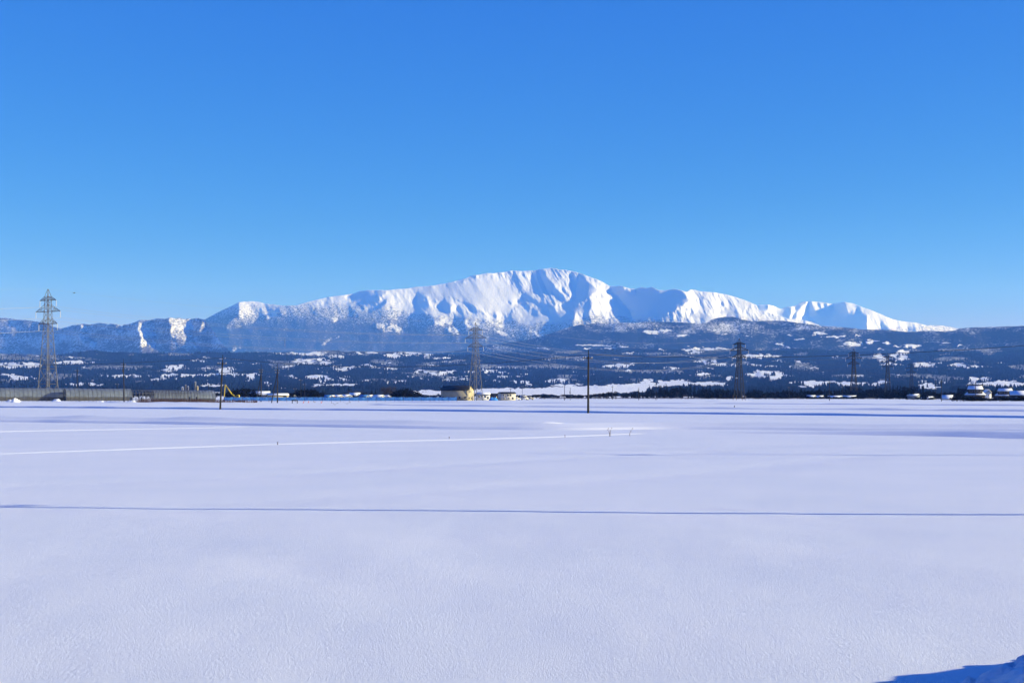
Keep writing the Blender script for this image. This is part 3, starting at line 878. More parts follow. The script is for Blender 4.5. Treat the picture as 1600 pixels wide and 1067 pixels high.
M_rust = plain('rusty_plants', (0.16, 0.075, 0.04), 0.9, 0.5, 3.0)
M_straw = plain('dry_straw', (0.20, 0.13, 0.07), 0.9, 0.3, 6.0)
M_hoop = plain('hoop_pipe', (0.09, 0.09, 0.09), 0.5, 0.2)
M_black = plain('black_panel', (0.012, 0.012, 0.013), 0.7, 0.2)
M_feather = plain('dark_feathers', (0.015, 0.015, 0.017), 0.8, 0.2)


def film_mat():
    m, t, b = new_mat('greenhouse_film')
    L = t.links.new
    tc = t.nodes.new('ShaderNodeTexCoord')
    nz = t.nodes.new('ShaderNodeTexNoise'); nz.inputs['Scale'].default_value = 0.8; nz.inputs['Detail'].default_value = 6
    L(tc.outputs['Object'], nz.inputs['Vector'])
    rp = t.nodes.new('ShaderNodeValToRGB')
    rp.color_ramp.elements[0].position = 0.3; rp.color_ramp.elements[0].color = (0.13, 0.155, 0.185, 1)
    rp.color_ramp.elements[1].position = 0.72; rp.color_ramp.elements[1].color = (0.20, 0.23, 0.265, 1)
    L(nz.outputs['Fac'], rp.inputs['Fac'])
    L(rp.outputs[0], b.inputs['Base Color'])
    b.inputs['Roughness'].default_value = 0.35
    tr = t.nodes.new('ShaderNodeBsdfTransparent')
    mx = t.nodes.new('ShaderNodeMixShader'); mx.inputs[0].default_value = 0.25
    out = [n for n in t.nodes if n.type == 'OUTPUT_MATERIAL'][0]
    L(b.outputs[0], mx.inputs[1]); L(tr.outputs[0], mx.inputs[2]); L(mx.outputs[0], out.inputs[0])
    return m


M_film = film_mat()
M_sidesheet = plain('dark_side_sheet', (0.06, 0.06, 0.062), 0.6, 0.3, 1.0)


def to_local(root, p):
    return root.matrix_world.inverted() @ Vector(p)


# ------------------------------------------------------------------ pylons and power lines
PH = 40.0


def make_pylon(M_steel, tk=1.0):
    root = empty('pylon', (0, 0, 0))
    prof = [(0, 2.7), (8, 2.2), (16, 1.7), (22, 1.35), (27.6, 1.05), (37.4, 0.8), (40, 0.06)]
    wz = lambda z: float(np.interp(z, [p[0] for p in prof], [p[1] for p in prof]))
    cor = ((-1, -1), (1, -1), (1, 1), (-1, 1))
    for sx, sy in cor:
        MB().tube([(sx * w, sy * w, z) for z, w in prof[:-1]], [q * tk for q in (0.15, 0.14, 0.13, 0.12, 0.11, 0.09)], 4).build('leg', M_steel, root)
    m = MB()
    for sx, sy in cor: m.tube([(sx * 0.8, sy * 0.8, 37.4), (sx * 0.05, sy * 0.05, 40)], 0.09, 4)
    m.build('peak', M_steel, root)
    lev = [0, 6.2, 11.6, 16, 19.8, 23, 25.6, 27.6, 29.6, 32, 34.4, 36, 37.4]
    for a, b in zip(lev[:-1], lev[1:]):
        m = MB()
        wa, wb = wz(a), wz(b)
        for i in range(4):
            c0, c1 = cor[i], cor[(i + 1) % 4]
            m.tube([(c0[0] * wa, c0[1] * wa, a), (c1[0] * wb, c1[1] * wb, b)], 0.055 * tk, 4, False)
            m.tube([(c1[0] * wa, c1[1] * wa, a), (c0[0] * wb, c0[1] * wb, b)], 0.055 * tk, 4, False)
            m.tube([(c0[0] * wb, c0[1] * wb, b), (c1[0] * wb, c1[1] * wb, b)], 0.05, 4, False)
        m.build('bracing', M_steel, root)
    tips = []
    for z, L, up in ((27.6, 5.0, 2.0), (32.0, 6.6, 2.4), (36.0, 4.4, 1.4)):
        w = wz(z); wu = wz(z + up)
        for s in (-1, 1):
            m = MB()
            tip = (s * L, 0, z)
            for sy in (-1, 1):
                m.tube([(s * w, sy * w, z), tip], 0.10 * tk, 4)
                m.tube([(s * wu, sy * wu, z + up), tip], 0.08 * tk, 4)
                for t in (0.33, 0.62):
                    lo = Vector((s * w, sy * w, z)).lerp(Vector(tip), t); hi = Vector((s * wu, sy * wu, z + up)).lerp(Vector(tip), t)
                    m.tube([lo, hi], 0.055, 4, False)
                    lo2 = Vector((s * w, sy * w, z)).lerp(Vector(tip), t - 0.3)
                    m.tube([lo2, hi], 0.05, 4, False)
            for t in (0.33, 0.62):
                m.tube([Vector((s * w, -w, z)).lerp(Vector(tip), t), Vector((s * w, w, z)).lerp(Vector(tip), t)], 0.05, 4, False)
            m.build('cross_arm', M_steel, root)
            pts = [(s * L, 0, z - 0.1 - 2.2 * i / 12) for i in range(13)]
            MB().tube(pts, [0.05 if i % 2 == 0 else 0.15 for i in range(13)], 6).build('insulator', M_glassy, root)
            tips.append(Vector((s * L, 0, z - 2.35)))
    tips.append(Vector((0, 0, 40)))
    return root, tips


pyl, TIPS = make_pylon(M_steel)
pyl_dark, _ = make_pylon(M_steel_black, 2.1)
PYL = [  # px, distance, height scale, yaw, label
    (75, 622, 1.225, -33, 'tall pale steel lattice pylon standing behind the long film greenhouse'),
    (743, 690, 0.945, -35, 'grey lattice pylon beside the tan barn with the sunlit gable'),
    (1155, 940, 1.0, -33, 'dark lattice pylon with two trees belts at its foot, halfway along the tree line'),
    (1334, 1150, 1.0, -28, 'dark lattice pylon rising from the tree belt, nearest of the far three'),
    (1387, 1390, 1.09, -22, 'slim dark lattice pylon, middle of the far three'),
    (1424, 1700, 1.06, -20, 'smallest far lattice pylon, last of the row')]
PYL[2] = PYL[2][:4] + ('dark lattice pylon with short stakes at its foot, alone at the edge of the field',)
pylons = []
for i, (px, Y, sc, yaw, lab) in enumerate(PYL):
    o = pyl if i == 0 else pyl_dark if i == 2 else copy_tree(pyl if i < 2 else pyl_dark)
    o.location = ((px - 800) / F * Y, Y, -0.05)
    o.scale = (sc, sc, sc)
    o.rotation_euler = (0, 0, math.radians(yaw))
    props(o, lab, 'pylon', 'pylons of the high voltage line')
    pylons.append(o)
bpy.context.view_layer.update()
PTIPS = [[o.matrix_world @ t for t in TIPS] for o in pylons]
v0 = Vector((-150, -215, 0))
PTIPS.insert(0, [p + v0 for p in PTIPS[0]])
PTIPS.append([p + Vector((160, 330, 2)) for p in PTIPS[-1]])
SPAN_LAB = ['running from the tall pylon out of the picture', 'between the greenhouse pylon and the barn pylon', 'between the barn pylon and the lone dark pylon', 'from the lone dark pylon to the tree belt pylon',
            'between the first and middle far pylons', 'between the middle and smallest far pylons', 'leaving the smallest far pylon']
WIRE_POS = ['lower left conductor ', 'lower right conductor ', 'middle left conductor ', 'middle right conductor ', 'upper left conductor ', 'upper right conductor ', 'thin ground wire on the pylon tops ']


def wire(name, a, b, sag, r, mat, n=28):
    a, b = Vector(a), Vector(b)
    pts = []
    for i in range(n + 1):
        t = i / n
        p = a.lerp(b, t); p.z -= 4 * sag * t * (1 - t)
        pts.append(p)
    return MB().tube(pts, r, 4, False).build(name, mat)


for s in range(len(PTIPS) - 1):
    for k in range(7):
        a, b = PTIPS[s][k], PTIPS[s + 1][k]
        L = (b - a).length
        props(wire('power_line', a, b, L * L / 11500 * (0.8 if k == 6 else 1), (0.030 if s < 2 else 0.028) * (1 if k < 6 else 0.7), M_wire if s < 3 else M_cable), WIRE_POS[k].replace('thin ground wire on the pylon tops', 'thin top wire') + SPAN_LAB[s], 'power line', 'conductors of the high voltage line')

# tiny masts on the far slopes
mast = empty('distant_mast', (0, 0, 0))
m = MB()
for sx, sy in ((-1, -1), (1, -1), (1, 1), (-1, 1)): m.tube([(sx * 2.4, sy * 2.4, 0), (sx * 0.9, sy * 0.9, 22), (sx * 0.3, sy * 0.3, 36)], 0.35, 4)
m.build('tower', M_steel, mast)
m = MB()
for z, L in ((22, 5), (27, 6), (32, 4)): m.box(-L, L, -0.4, 0.4, z, z + 0.6)
m.build('cross_arm', M_steel, mast)
for i, (px, py, lab) in enumerate([(471, 566, 'tiny white mast at the west end of the bright hillside field'), (502, 560, 'tiny white mast at the east end of the bright hillside field'), (445, 543, 'tiny pale mast on the bare slope above the pole pair')]):
    o = mast if i == 0 else copy_tree(mast)
    Y = float(f_depth(np.array([float(px)]), np.array([float(py)]))[0]) if py > 552 else 9100
    p = W(px, py, Y)
    o.location = tuple(p); o.scale = (1.35 * Y / 7600,) * 3
    props(o, lab, 'pylon', 'tiny masts on the far slope')


# ------------------------------------------------------------------ utility poles
def utility_pole(name, px, Y, h, lab, lean=0.0, r=0.19, arms=1, brace=None, box=False, mast_h=1.4, mat=None, yaw=0.6, group='utility poles along the fields', x=None):
    root = empty(name, ((px - 800) / F * Y if x is None else x, Y, -0.1), yaw)
    mt = mat or M_pole
    ca, sa = math.cos(-yaw), math.sin(-yaw)
    lx, ly = lean * ca, lean * sa
    at = lambda z: (lx * z / h, ly * z / h, z)
    hb = h - mast_h
    MB().tube([at(0), at(hb * 0.5), at(hb)], [r, r * 0.86, r * 0.7], 10).build('shaft', mt, root, True)
    if mast_h > 0.3:
        MB().tube([at(hb - 0.6), at(h)], [0.10, 0.075], 6).build('top_mast', M_pole_dark, root)
    for k in range(arms):
        z = hb - 0.35 - 0.9 * k
        c = at(z)
        MB().box(c[0] - 1.0 + 0.2 * k, c[0] + 1.0 - 0.2 * k, c[1] + r * 0.75, c[1] + r * 0.75 + 0.1, z, z + 0.12).build('cross_arm', M_steel_dark, root)
        for sx in (-0.85 + 0.2 * k, -0.4, 0.85 - 0.2 * k):
            MB().tube([(c[0] + sx, c[1] + r * 0.75 + 0.05, z + 0.12 + 0.045 * i) for i in range(6)], [0.04, 0.09, 0.05, 0.085, 0.05, 0.03], 6).build('insulator', M_glassy, root)
    if box:
        c = at(hb - 2.6)
        MB().tube([(c[0] - 0.42, c[1] - 0.25, hb - 3.2), (c[0] - 0.42, c[1] - 0.25, hb - 2.0)], 0.17, 10).build('transformer', M_steel_dark, root)
        MB().box(c[0] - 0.6, c[0] + 0.1, c[1] - 0.3, c[1] + 0.25, hb - 3.32, hb - 3.22).build('bracket', M_steel_dark, root)
    if brace:
        dx, zt = brace
        MB().tube([(dx * ca, dx * sa, 0), at(zt)], [r * 0.75, r * 0.6], 8).build('brace_pole', mt, root)
    props(root, lab, 'utility pole', group)
    return root


utility_pole('utility_pole', 344, 284, 11.0, 'leaning brown pole standing in the field just right of the pipe greenhouse', lean=0.55, mast_h=1.5, arms=1)
utility_pole('utility_pole', 919, 227, 10.15, 'lone dark pole standing closest in the middle of the field', lean=0.05, mast_h=1.0, arms=1)
utility_pole('utility_pole', 194, 555, 17.0, 'slim grey pole with a transformer between the two greenhouses', lean=-0.3, box=True, arms=2, mast_h=2.0, r=0.24)
utility_pole('utility_pole', 120.5, 640, 15.4, 'thin pole rising behind the long film greenhouse', arms=1, mat=M_pole_dark, r=0.24)
utility_pole('utility_pole', 408, 575, 15.4, 'first of the two dark poles with slanting braces by the blue sheet fence', brace=(-2.0, 11.5), arms=2, mast_h=2.2, r=0.26)
utility_pole('utility_pole', 433.5, 500, 13.8, 'second of the two dark poles with slanting braces, right of the first', brace=(-2.1, 11.0), arms=2, mast_h=2.0, r=0.24)
for px, Y, h, lab in ((882, 700, 8.0, 'short thin pole left of the lone field pole'), (957, 833, 8.4, 'short thin pole in front of the open white slope'), (998, 742, 6.6, 'low thin pole before the small tree belt'),
                      (1025, 742, 9.0, 'thin dark pole before the stepped tree belt'), (1296, 667, 9.4, 'thin pole in front of the snowy roofs in the trees'), (1316, 900, 8.6, 'very thin pole behind the snowy roofs in the trees'),
                      (1233, 900, 8.4, 'very thin pole in front of the dark tree belt'), (1471, 610, 9.6, 'taller of the two poles left of the tiled house'), (1462, 900, 11.6, 'smaller of the two poles left of the tiled house'),
                      (1524, 640, 9.0, 'thin pole in front of the tiled house'), (1574, 760, 7.6, 'small pole behind the low house at the edge'), (470, 700, 11.0, 'thin pole in front of the round dark grove'), (461, 760, 7.0, 'shorter pole left of the round dark grove'),
                      (476, 720, 9.0, 'thin pole just right of the grove centre'), (798, 800, 7.2, 'short dark pole behind the beige block'), (816, 900, 9.0, 'thin pole right of the beige block'),
                      (326, 640, 8.2, 'thin pole between the silos and the field pole'), (183, 700, 9.0, 'reddish thin post behind the film greenhouse')):
    utility_pole('utility_pole', px, Y, h, lab, arms=1, mast_h=0.8, r=0.16, mat=M_pole_dark, group='thin far poles')
utility_pole('utility_pole', 891, 760, 7.0, 'short pole carrying a dark box, right of the lone short pole', arms=0, box=True, mast_h=0.2, r=0.16, mat=M_pole_dark, group='thin far poles')
# the roadside row to the right: it stands outside the frame and throws the long shadows across the field
utility_pole('utility_pole', 0, 34.6, 12.2, 'near roadside pole outside the view throwing a long thin shadow over the snow', x=20.3, box=False, arms=1, r=0.15, group='roadside poles')
utility_pole('utility_pole', 0, 68.6, 11.6, 'second roadside pole outside the view throwing a long thin shadow over the snow', x=38.5, arms=1, r=0.17, group='roadside poles')
utility_pole('utility_pole', 0, 158, 12.4, 'roadside pole outside the view carrying the cable from the lone pole', x=87, arms=1, r=0.19, group='roadside poles')

A343 = Vector(((348 - 800) / F * 284, 284, 10.3)); A918 = Vector((12.2, 227, 9.35)); AR = Vector((87, 158, 11.3))
A408 = Vector(((408 - 800) / F * 575, 575, 13.0)); A433 = Vector(((433.5 - 800) / F * 500, 500, 11.6)); A194 = Vector(((194 - 800) / F * 555, 555, 14.5))
for a, b, sag, lab in ((A343, A918, 1.9, 'black cable sagging between the leaning pole and the lone field pole'), (A918, AR, 1.9, 'black cable running from the lone field pole to the right edge'),
                       (A343, Vector((-160, 300, 10.5)), 1.6, 'black cable running left from the leaning pole'), (A408, A433, 0.8, 'black cable between the two braced poles'), (A194, A408, 2.4, 'black cable from the transformer pole to the braced poles'),
                       (A194, Vector((-330, 560, 15)), 2.4, 'black cable running left from the transformer pole')):
    for dz in (0.0,):
        props(wire('cable', a + Vector((0, 0, dz)), b + Vector((0, 0, dz)), sag, 0.03, M_cable), lab, 'cable', 'cables between the field poles')


# ------------------------------------------------------------------ trees
def leaf_cloud(v, f, centre, rad, n, size, r):
    for _ in range(n):
        d = r.normal(size=3); d /= np.linalg.norm(d)
        q = r.random() ** 0.45
        p = np.array(centre) + d * np.array(rad) * q
        a = r.normal(size=3); a /= np.linalg.norm(a)
        b = np.cross(a, r.normal(size=3)); b /= np.linalg.norm(b)
        s = size * r.uniform(0.6, 1.4)
        i = len(v)
        v += [p - a * s - b * s * 0.6, p + a * s - b * s * 0.5, p + a * s * 0.8 + b * s * 0.7, p - a * s * 0.7 + b * s * 0.6]
        f.append((i, i + 1, i + 2, i + 3))


def tree_meshes(kind, seed):
    r = np.random.default_rng(seed)
    v, f = [], []
    tk = MB()
    if kind == 'conifer':
        for k in range(17):
            z = 0.10 + 0.86 * k / 16
            rr = 0.21 * (1 - z) ** 0.8 * r.uniform(0.75, 1.25) + 0.02
            leaf_cloud(v, f, (r.uniform(-.015, .015), r.uniform(-.015, .015), z), (rr, rr, 0.035), 16, 0.05 * (1.25 - z), r)
        tk.tube([(0, 0, -0.02), (0, 0, 0.5), (0, 0, 0.95)], [0.022, 0.015, 0.004], 6)
        mat = M_needle
    elif kind == 'round':
        for k in range(9):
            a = r.uniform(0, 6.28); q = r.uniform(0.05, 0.3)
            c = (q * math.cos(a), q * math.sin(a), r.uniform(0.38, 0.78))
            rr = r.uniform(0.14, 0.24)
            leaf_cloud(v, f, c, (rr, rr, rr * 0.85), 30, 0.042, r)
            tk.tube([(0, 0, 0.3), c], [0.02, 0.006], 5)
        leaf_cloud(v, f, (0, 0, 0.3), (0.26, 0.26, 0.22), 50, 0.045, r)
        tk.tube([(0, 0, -0.02), (0.01, 0, 0.35)], [0.035, 0.022], 6)
        mat = M_needle2
    elif kind == 'shrub':
        for k in range(7):
            a = r.uniform(0, 6.28); q = r.uniform(0.0, 0.5)
            rr = r.uniform(0.28, 0.42)
            leaf_cloud(v, f, (q * math.cos(a), q * math.sin(a), r.uniform(0.3, 0.65)), (rr, rr, rr * 0.9), 30, 0.08, r)
        for k in range(4):
            a = r.uniform(0, 6.28)
            tk.tube([(0, 0, -0.05), (0.3 * math.cos(a), 0.3 * math.sin(a), 0.5)], [0.04, 0.015], 5)
        mat = M_needle2
    else:
        tk.tube([(0, 0, -0.02), (0.01, 0.01, 0.4), (0, 0, 0.7)], [0.03, 0.02, 0.008], 6)
        tw = MB()
        for k in range(46):
            z = r.uniform(0.25, 0.72); a = r.uniform(0, 6.28); L = r.uniform(0.15, 0.36) * (1.15 - 0.6 * z)
            e = (L * math.cos(a), L * math.sin(a), z + r.uniform(0.12, 0.32))
            tw.tube([(0, 0, z), (e[0] * 0.5, e[1] * 0.5, z + 0.08), e], [0.008, 0.006, 0.003], 3, False)
            for j in range(3):
                d = r.normal(size=3) * 0.07
                tw.tube([(e[0] * 0.7, e[1] * 0.7, z + 0.5 * (e[2] - z)), (e[0] + d[0], e[1] + d[1], e[2] + abs(d[2]))], [0.005, 0.002], 3, False)
        return tk.mesh('trunk_' + kind, M_bark), tw.mesh('crown_' + kind, M_twig)
    return tk.mesh('trunk_' + kind, M_bark), mesh_np('crown_' + kind, np.array(v), np.array(f), mat)


PROTO = {k: [tree_meshes(k, 100 * i + 17 + len(k)) for i in range(4)] for k in ('conifer', 'round', 'shrub', 'bare')}
NAMES = {'conifer': 'conifer_tree', 'round': 'broadleaf_tree', 'shrub': 'shrub', 'bare': 'bare_tree'}
WORD = {'conifer': 'dark pointed conifer', 'round': 'dark rounded evergreen tree', 'shrub': 'low dark shrub', 'bare': 'bare leafless tree'}
rt = random.Random(5)


def plant(kind, px, Y, h, where, group, wide=1.0):
    root = empty(NAMES[kind], ((px - 800) / F * Y, Y, -0.03), rt.uniform(0, 6.28))
    tk, cr = rt.choice(PROTO[kind])
    link('trunk', tk, root); link('crown', cr, root)
    root.scale = (h * wide, h * wide, h)
    props(root, WORD[kind] + ' ' + where, 'shrub' if kind == 'shrub' else 'tree', group)
    return root


def belt(x0, x1, Y0, Y1, h0, h1, n, mix, where, group, wide=(1.0, 1.6), shape=None):
    made = _belt(x0, x1, Y0, Y1, h0, h1, n, mix, where, group, wide, shape)
    made[0]['label'] = 'leftmost ' + made[0]['label'].replace('dark ', '', 1); made[-1]['label'] = 'rightmost ' + made[-1]['label'].replace('dark ', '', 1)
    if n > 4:
        t = max(made[1:-1], key=lambda o: o.scale[2] * 900 / o.location.y)
        t['label'] = 'tallest ' + t['label'].replace('dark ', '', 1)


def _belt(x0, x1, Y0, Y1, h0, h1, n, mix, where, group, wide, shape):
    out = []
    for i in range(n):
        t = (i + rt.uniform(0.1, 0.9)) / n
        px = x0 + (x1 - x0) * t
        k = rt.choices([m[0] for m in mix], [m[1] for m in mix])[0]
        h = rt.uniform(h0, h1) * (shape(t) if shape else 1)
        if k == 'shrub': h = min(h, 3.4)
        out.append(plant(k, px, rt.uniform(Y0, Y1), h, where, group, rt.uniform(*wide) * (0.8 if k == 'conifer' else 1.0)))
    return out


dome = lambda t: 0.55 + 0.5 * math.sin(math.pi * min(max(t, 0.03), 0.97)) ** 0.6
CM = [('conifer', 5), ('round', 4)]
RM = [('round', 6), ('conifer', 1)]
belt(352, 405, 690, 740, 6.0, 7.0, 16, RM, 'in the black grove behind the yellow excavator arm', 'grove behind the excavator', (1.0, 1.4), dome)
belt(456, 506, 720, 780, 5.6, 6.6, 16, RM, 'in the round grove behind the blue sheet fence', 'round grove behind the blue fence', (1.0, 1.4), dome)
belt(612, 656, 740, 790, 5.8, 6.6, 14, RM, 'in the black grove left of the tan barn', 'grove left of the barn', (1.0, 1.4), dome)
belt(655, 694, 780, 800, 1.8, 3.0, 7, [('shrub', 1)], 'on the snow between the grove and the barn', 'shrubs left of the barn')
belt(416, 460, 640, 690, 3.0, 4.4, 5, [('round', 1), ('bare', 1)], 'behind the long cream building', 'trees behind the cream building')
belt(506, 614, 900, 960, 2.4, 4.4, 20, [('shrub', 3), ('round', 2), ('bare', 2)], 'among the small village roofs', 'trees among the village roofs')
belt(540, 600, 1050, 1200, 5, 8, 8, [('bare', 2), ('conifer', 1)], 'behind the small village roofs', 'tall trees behind the village')
belt(596, 616, 1000, 1100, 8.0, 10.5, 3, [('bare', 1)], 'standing tall left of the black grove', 'bare trees by the grove')
belt(806, 842, 960, 1000, 2.0, 3.4, 6, [('shrub', 1)], 'behind the white cars', 'shrubs behind the cars')
belt(842, 945, 980, 1040, 2.2, 3.6, 22, [('shrub', 3), ('bare', 1)], 'in the low hedge beyond the lone field pole', 'low hedge beyond the lone field pole', (1.2, 2.0))
belt(930, 980, 960, 1000, 4.0, 5.6, 8, RM, 'in the small dark grove right of the lone field pole', 'small grove beyond the lone field pole', (1.0, 1.6), dome)
belt(978, 1066, 960, 1060, 6.0, 9.6, 30, CM, 'in the stepped belt rising away from the small grove', 'stepped tree belt', (1.0, 1.5), lambda t: 0.55 + 0.5 * t)
belt(1030, 1112, 1300, 1400, 10.0, 12.0, 14, CM, 'in the far block of trees in front of the white slope', 'far block of trees', (0.9, 1.4))
belt(1066, 1094, 960, 1010, 3.2, 5.0, 7, [('round', 2), ('conifer', 2), ('bare', 1)], 'in the low gap before the far block of trees', 'gap trees')
belt(1092, 1158, 980, 1060, 6.2, 8.0, 26, CM, 'in the solid dark belt left of the lone dark pylon', 'solid belt left of the dark pylon', (1.0, 1.5))
belt(1094, 1262, 900, 945, 1.6, 3.0, 34, [('shrub', 3), ('bare', 1)], 'in the low dark row at the foot of the belt', 'low row at the foot of the belt', (1.3, 2.2))
belt(1340, 1486, 880, 945, 1.6, 3.2, 32, [('shrub', 3), ('round', 1)], 'in the low dark row right of the snowy roofs', 'low row right of the snowy roofs', (1.3, 2.2))
belt(1164, 1196, 980, 1030, 6.2, 7.6, 9, CM, 'in the dark clump right of the lone dark pylon', 'clump right of the dark pylon', (1.0, 1.5), dome)
belt(1196, 1222, 990, 1050, 4.8, 6.4, 7, CM, 'in the dark row beyond the clump', 'row beyond the clump', (1.0, 1.5))
belt(1222, 1300, 960, 1050, 5.0, 7.4, 32, CM, 'in the dark belt left of the snowy roofs', 'belt left of the snowy roofs', (1.0, 1.6))
belt(1300, 1382, 1000, 1080, 5.4, 7.4, 30, CM, 'in the dark belt behind the snowy roofs', 'belt behind the snowy roofs', (1.0, 1.6))
belt(1316, 1344, 1450, 1560, 12.0, 14.0, 8, CM, 'in the tall square wood at the foot of the far pylons', 'tall square wood', (0.9, 1.3))
belt(1361, 1382, 1450, 1560, 11.0, 12.5, 6, RM, 'in the rounded wood between the far pylons', 'rounded wood', (0.9, 1.3), dome)
belt(1384, 1446, 1300, 1420, 10.5, 12.5, 15, CM, 'in the long flat topped wood under the smallest pylon', 'flat topped wood', (0.9, 1.3))
belt(1380, 1462, 860, 980, 4.4, 6.6, 32, CM, 'in the dark belt before the flat topped wood', 'belt before the flat topped wood', (1.0, 1.6))
belt(1440, 1512, 760, 860, 2.8, 5.0, 24, [('round', 3), ('conifer', 1), ('shrub', 2)], 'in the garden trees left of the tiled house', 'garden trees left of the tiled house', (1.0, 1.6))
belt(1495, 1520, 1000, 1060, 7.0, 8.6, 7, RM, 'behind the tiled house', 'trees behind the tiled house')
belt(1540, 1600, 900, 980, 5.4, 7.0, 18, CM, 'behind the low snowy house at the edge', 'trees behind the edge house')
belt(506, 616, 700, 760, 1.2, 2.2, 26, [('shrub', 1)], 'in the dark hedge in front of the village roofs', 'hedge before the village', (1.0, 1.8))
belt(1260, 1345, 900, 930, 1.2, 2.3, 26, [('shrub', 1)], 'in the dark hedge in front of the snowy roofs', 'hedge before the snowy roofs', (1.2, 2.0))
belt(1415, 1460, 780, 800, 1.0, 2.0, 9, [('shrub', 1)], 'in the dark hedge left of the pole pair', 'hedge by the pole pair', (1.2, 2.0))
belt(1486, 1606, 610, 640, 1.4, 2.3, 26, [('shrub', 1)], 'in the black garden hedge before the tiled house', 'garden hedge', (1.2, 2.0))
belt(-6, 120, 1150, 1300, 4.0, 7.0, 14, CM, 'behind the film greenhouse', 'trees behind the film greenhouse')
belt(120, 345, 1000, 1200, 3.6, 6.4, 24, CM, 'behind the pipe greenhouse and the silos', 'trees behind the pipe greenhouse')


# ------------------------------------------------------------------ buildings
def house(name, px0, px1, Y, eave, ridge, depth, lab, cat='house', wall=None, roof=None, snow=True, yaw=0.0, windows=(), door=None, gable=False, group=None, over=0.35, base=0.0, hip=False):
    """a gabled building; the front spans px0..px1 at distance Y. gable=True: the ridge runs away from the viewer"""
    wd = (px1 - px0) / F * Y / max(0.3, math.cos(yaw))
    root = empty(name, ((px0 + px1 - 1600) / 2 / F * Y, Y + depth / 2, base - 0.05), yaw)
    w, d = wd / 2, depth / 2
    wall = wall or M_white; roof = roof or M_roof
    if gable:
        MB().prism([(-w, 0), (w, 0), (w, eave), (0, ridge - 0.05), (-w, eave)], 'y', -d, d).build('wall', wall, root)
    else:
        MB().prism([(-d, 0), (d, 0), (d, eave), (0, ridge - 0.05), (-d, eave)], 'x', -w, w).build('wall', wall, root)
    th = 0.14
    rm, sm = MB(), MB()
    e = eave - (ridge - eave) * over / (w if gable else d)
    W2, D2 = (w + over, d + over)
    if hip:
        q = W2 * 0.28
        vs = [(-W2, -D2, e), (W2, -D2, e), (W2, D2, e), (-W2, D2, e), (-W2 + q, 0, ridge), (W2 - q, 0, ridge)]
        fs = [(0, 1, 5, 4), (1, 2, 5), (2, 3, 4, 5), (3, 0, 4)]
        rm.add(vs, fs + [(3, 2, 1, 0)])
        up = lambda p, k: (p[0] * 0.90, p[1] * 0.90, p[2] + k + 0.08)
        sm.add([up(p, 0.04) for p in vs] + [up(p, 0.20) for p in vs], [tuple(i + 6 for i in f) for f in fs] + [(0, 1, 7, 6), (1, 2, 8, 7), (2, 3, 9, 8), (3, 0, 6, 9)])
    elif gable:
        rm.prism([(-W2, e), (0, ridge), (W2, e), (W2, e + th), (0, ridge + th), (-W2, e + th)], 'y', -D2, D2)
        sm.prism([(-W2 + .1, e + th + .02), (0, ridge + th + .02), (W2 - .1, e + th + .02), (W2 - .15, e + th + .3), (0, ridge + th + .36), (-W2 + .15, e + th + .3)], 'y', -D2 + .08, D2 - .08)
    else:
        rm.prism([(-D2, e), (0, ridge), (D2, e), (D2, e + th), (0, ridge + th), (-D2, e + th)], 'x', -W2, W2)
        sm.prism([(-D2 + .1, e + th + .02), (0, ridge + th + .02), (D2 - .1, e + th + .02), (D2 - .15, e + th + .3), (0, ridge + th + .36), (-D2 + .15, e + th + .3)], 'x', -W2 + .08, W2 - .08)
    r = rm.build('roof', roof, root)
    if snow: sm.build('roof_snow', M_roofsnow, r)
    for (wx, wz, ww, wh) in windows:      # on the front, in metres from the centre
        fr = MB().box(wx - ww / 2 - .08, wx + ww / 2 + .08, -d - .05, -d + .03, wz - wh / 2 - .08, wz + wh / 2 + .08).build('window', M_beige if wall is not M_beige else M_white, root)
        MB().box(wx - ww / 2, wx + ww / 2, -d - .075, -d - .052, wz - wh / 2, wz + wh / 2).build('pane', M_window, fr)
    if door:
        MB().box(door[0] - door[1] / 2, door[0] + door[1] / 2, -d - .06, -d + .03, 0.05, door[2]).build('door', M_darkwood, root)
    props(root, lab, cat, group)
    return root, w, d


# the tan barn; sunlight on its gable is partly put into the lighter siding colour
barn, bw, bd = house('barn', 693, 735, 690, 5.1, 7.2, 8.5, 'tan barn with a black roof and a sunlit yellow gable beside the pylon', 'barn', wall=M_tan, snow=False, yaw=math.radians(-19), over=0.5)
gx = bw + 0.004
barn_g = MB()
barn_g.prism([(-bd, 0.0), (bd, 0.0), (bd, 5.08), (0, 7.12), (-bd, 5.08)], 'x', bw + 0.002, bw + 0.06)
barn_g.build('gable_wall', M_cream, barn)
for y, z, s in ((-2.2, 1.2, 1.0), (1.0, 1.2, 1.0), (-1.0, 4.2, 0.8)):
    fr = MB().box(bw + .062, bw + .1, y - s / 2 - .1, y + s / 2 + .1, z - s / 2 - .1, z + s / 2 + .1).build('window', M_grey, barn)
    MB().box(bw + .1, bw + .12, y - s / 2, y + s / 2, z - s / 2, z + s / 2).build('pane', M_window, fr)
MB().box(bw + .062, bw + .1, 2.3, 3.5, 0.0, 2.3).build('door', M_darkwood, barn)
for i in range(5):
    x = -bw + 1.2 + i * (2 * bw - 2.4) / 4
    fr = MB().box(x - .5, x + .5, -bd - .05, -bd + .02, 1.0, 1.9).build('window', M_grey, barn)
    MB().box(x - .4, x + .4, -bd - .07, -bd - .052, 1.1, 1.8).build('pane', M_window, fr)
MB().box(-bw - .02, bw + .02, -bd - .12, -bd - .055, 4.75, 4.95).build('gutter', M_steel, barn)

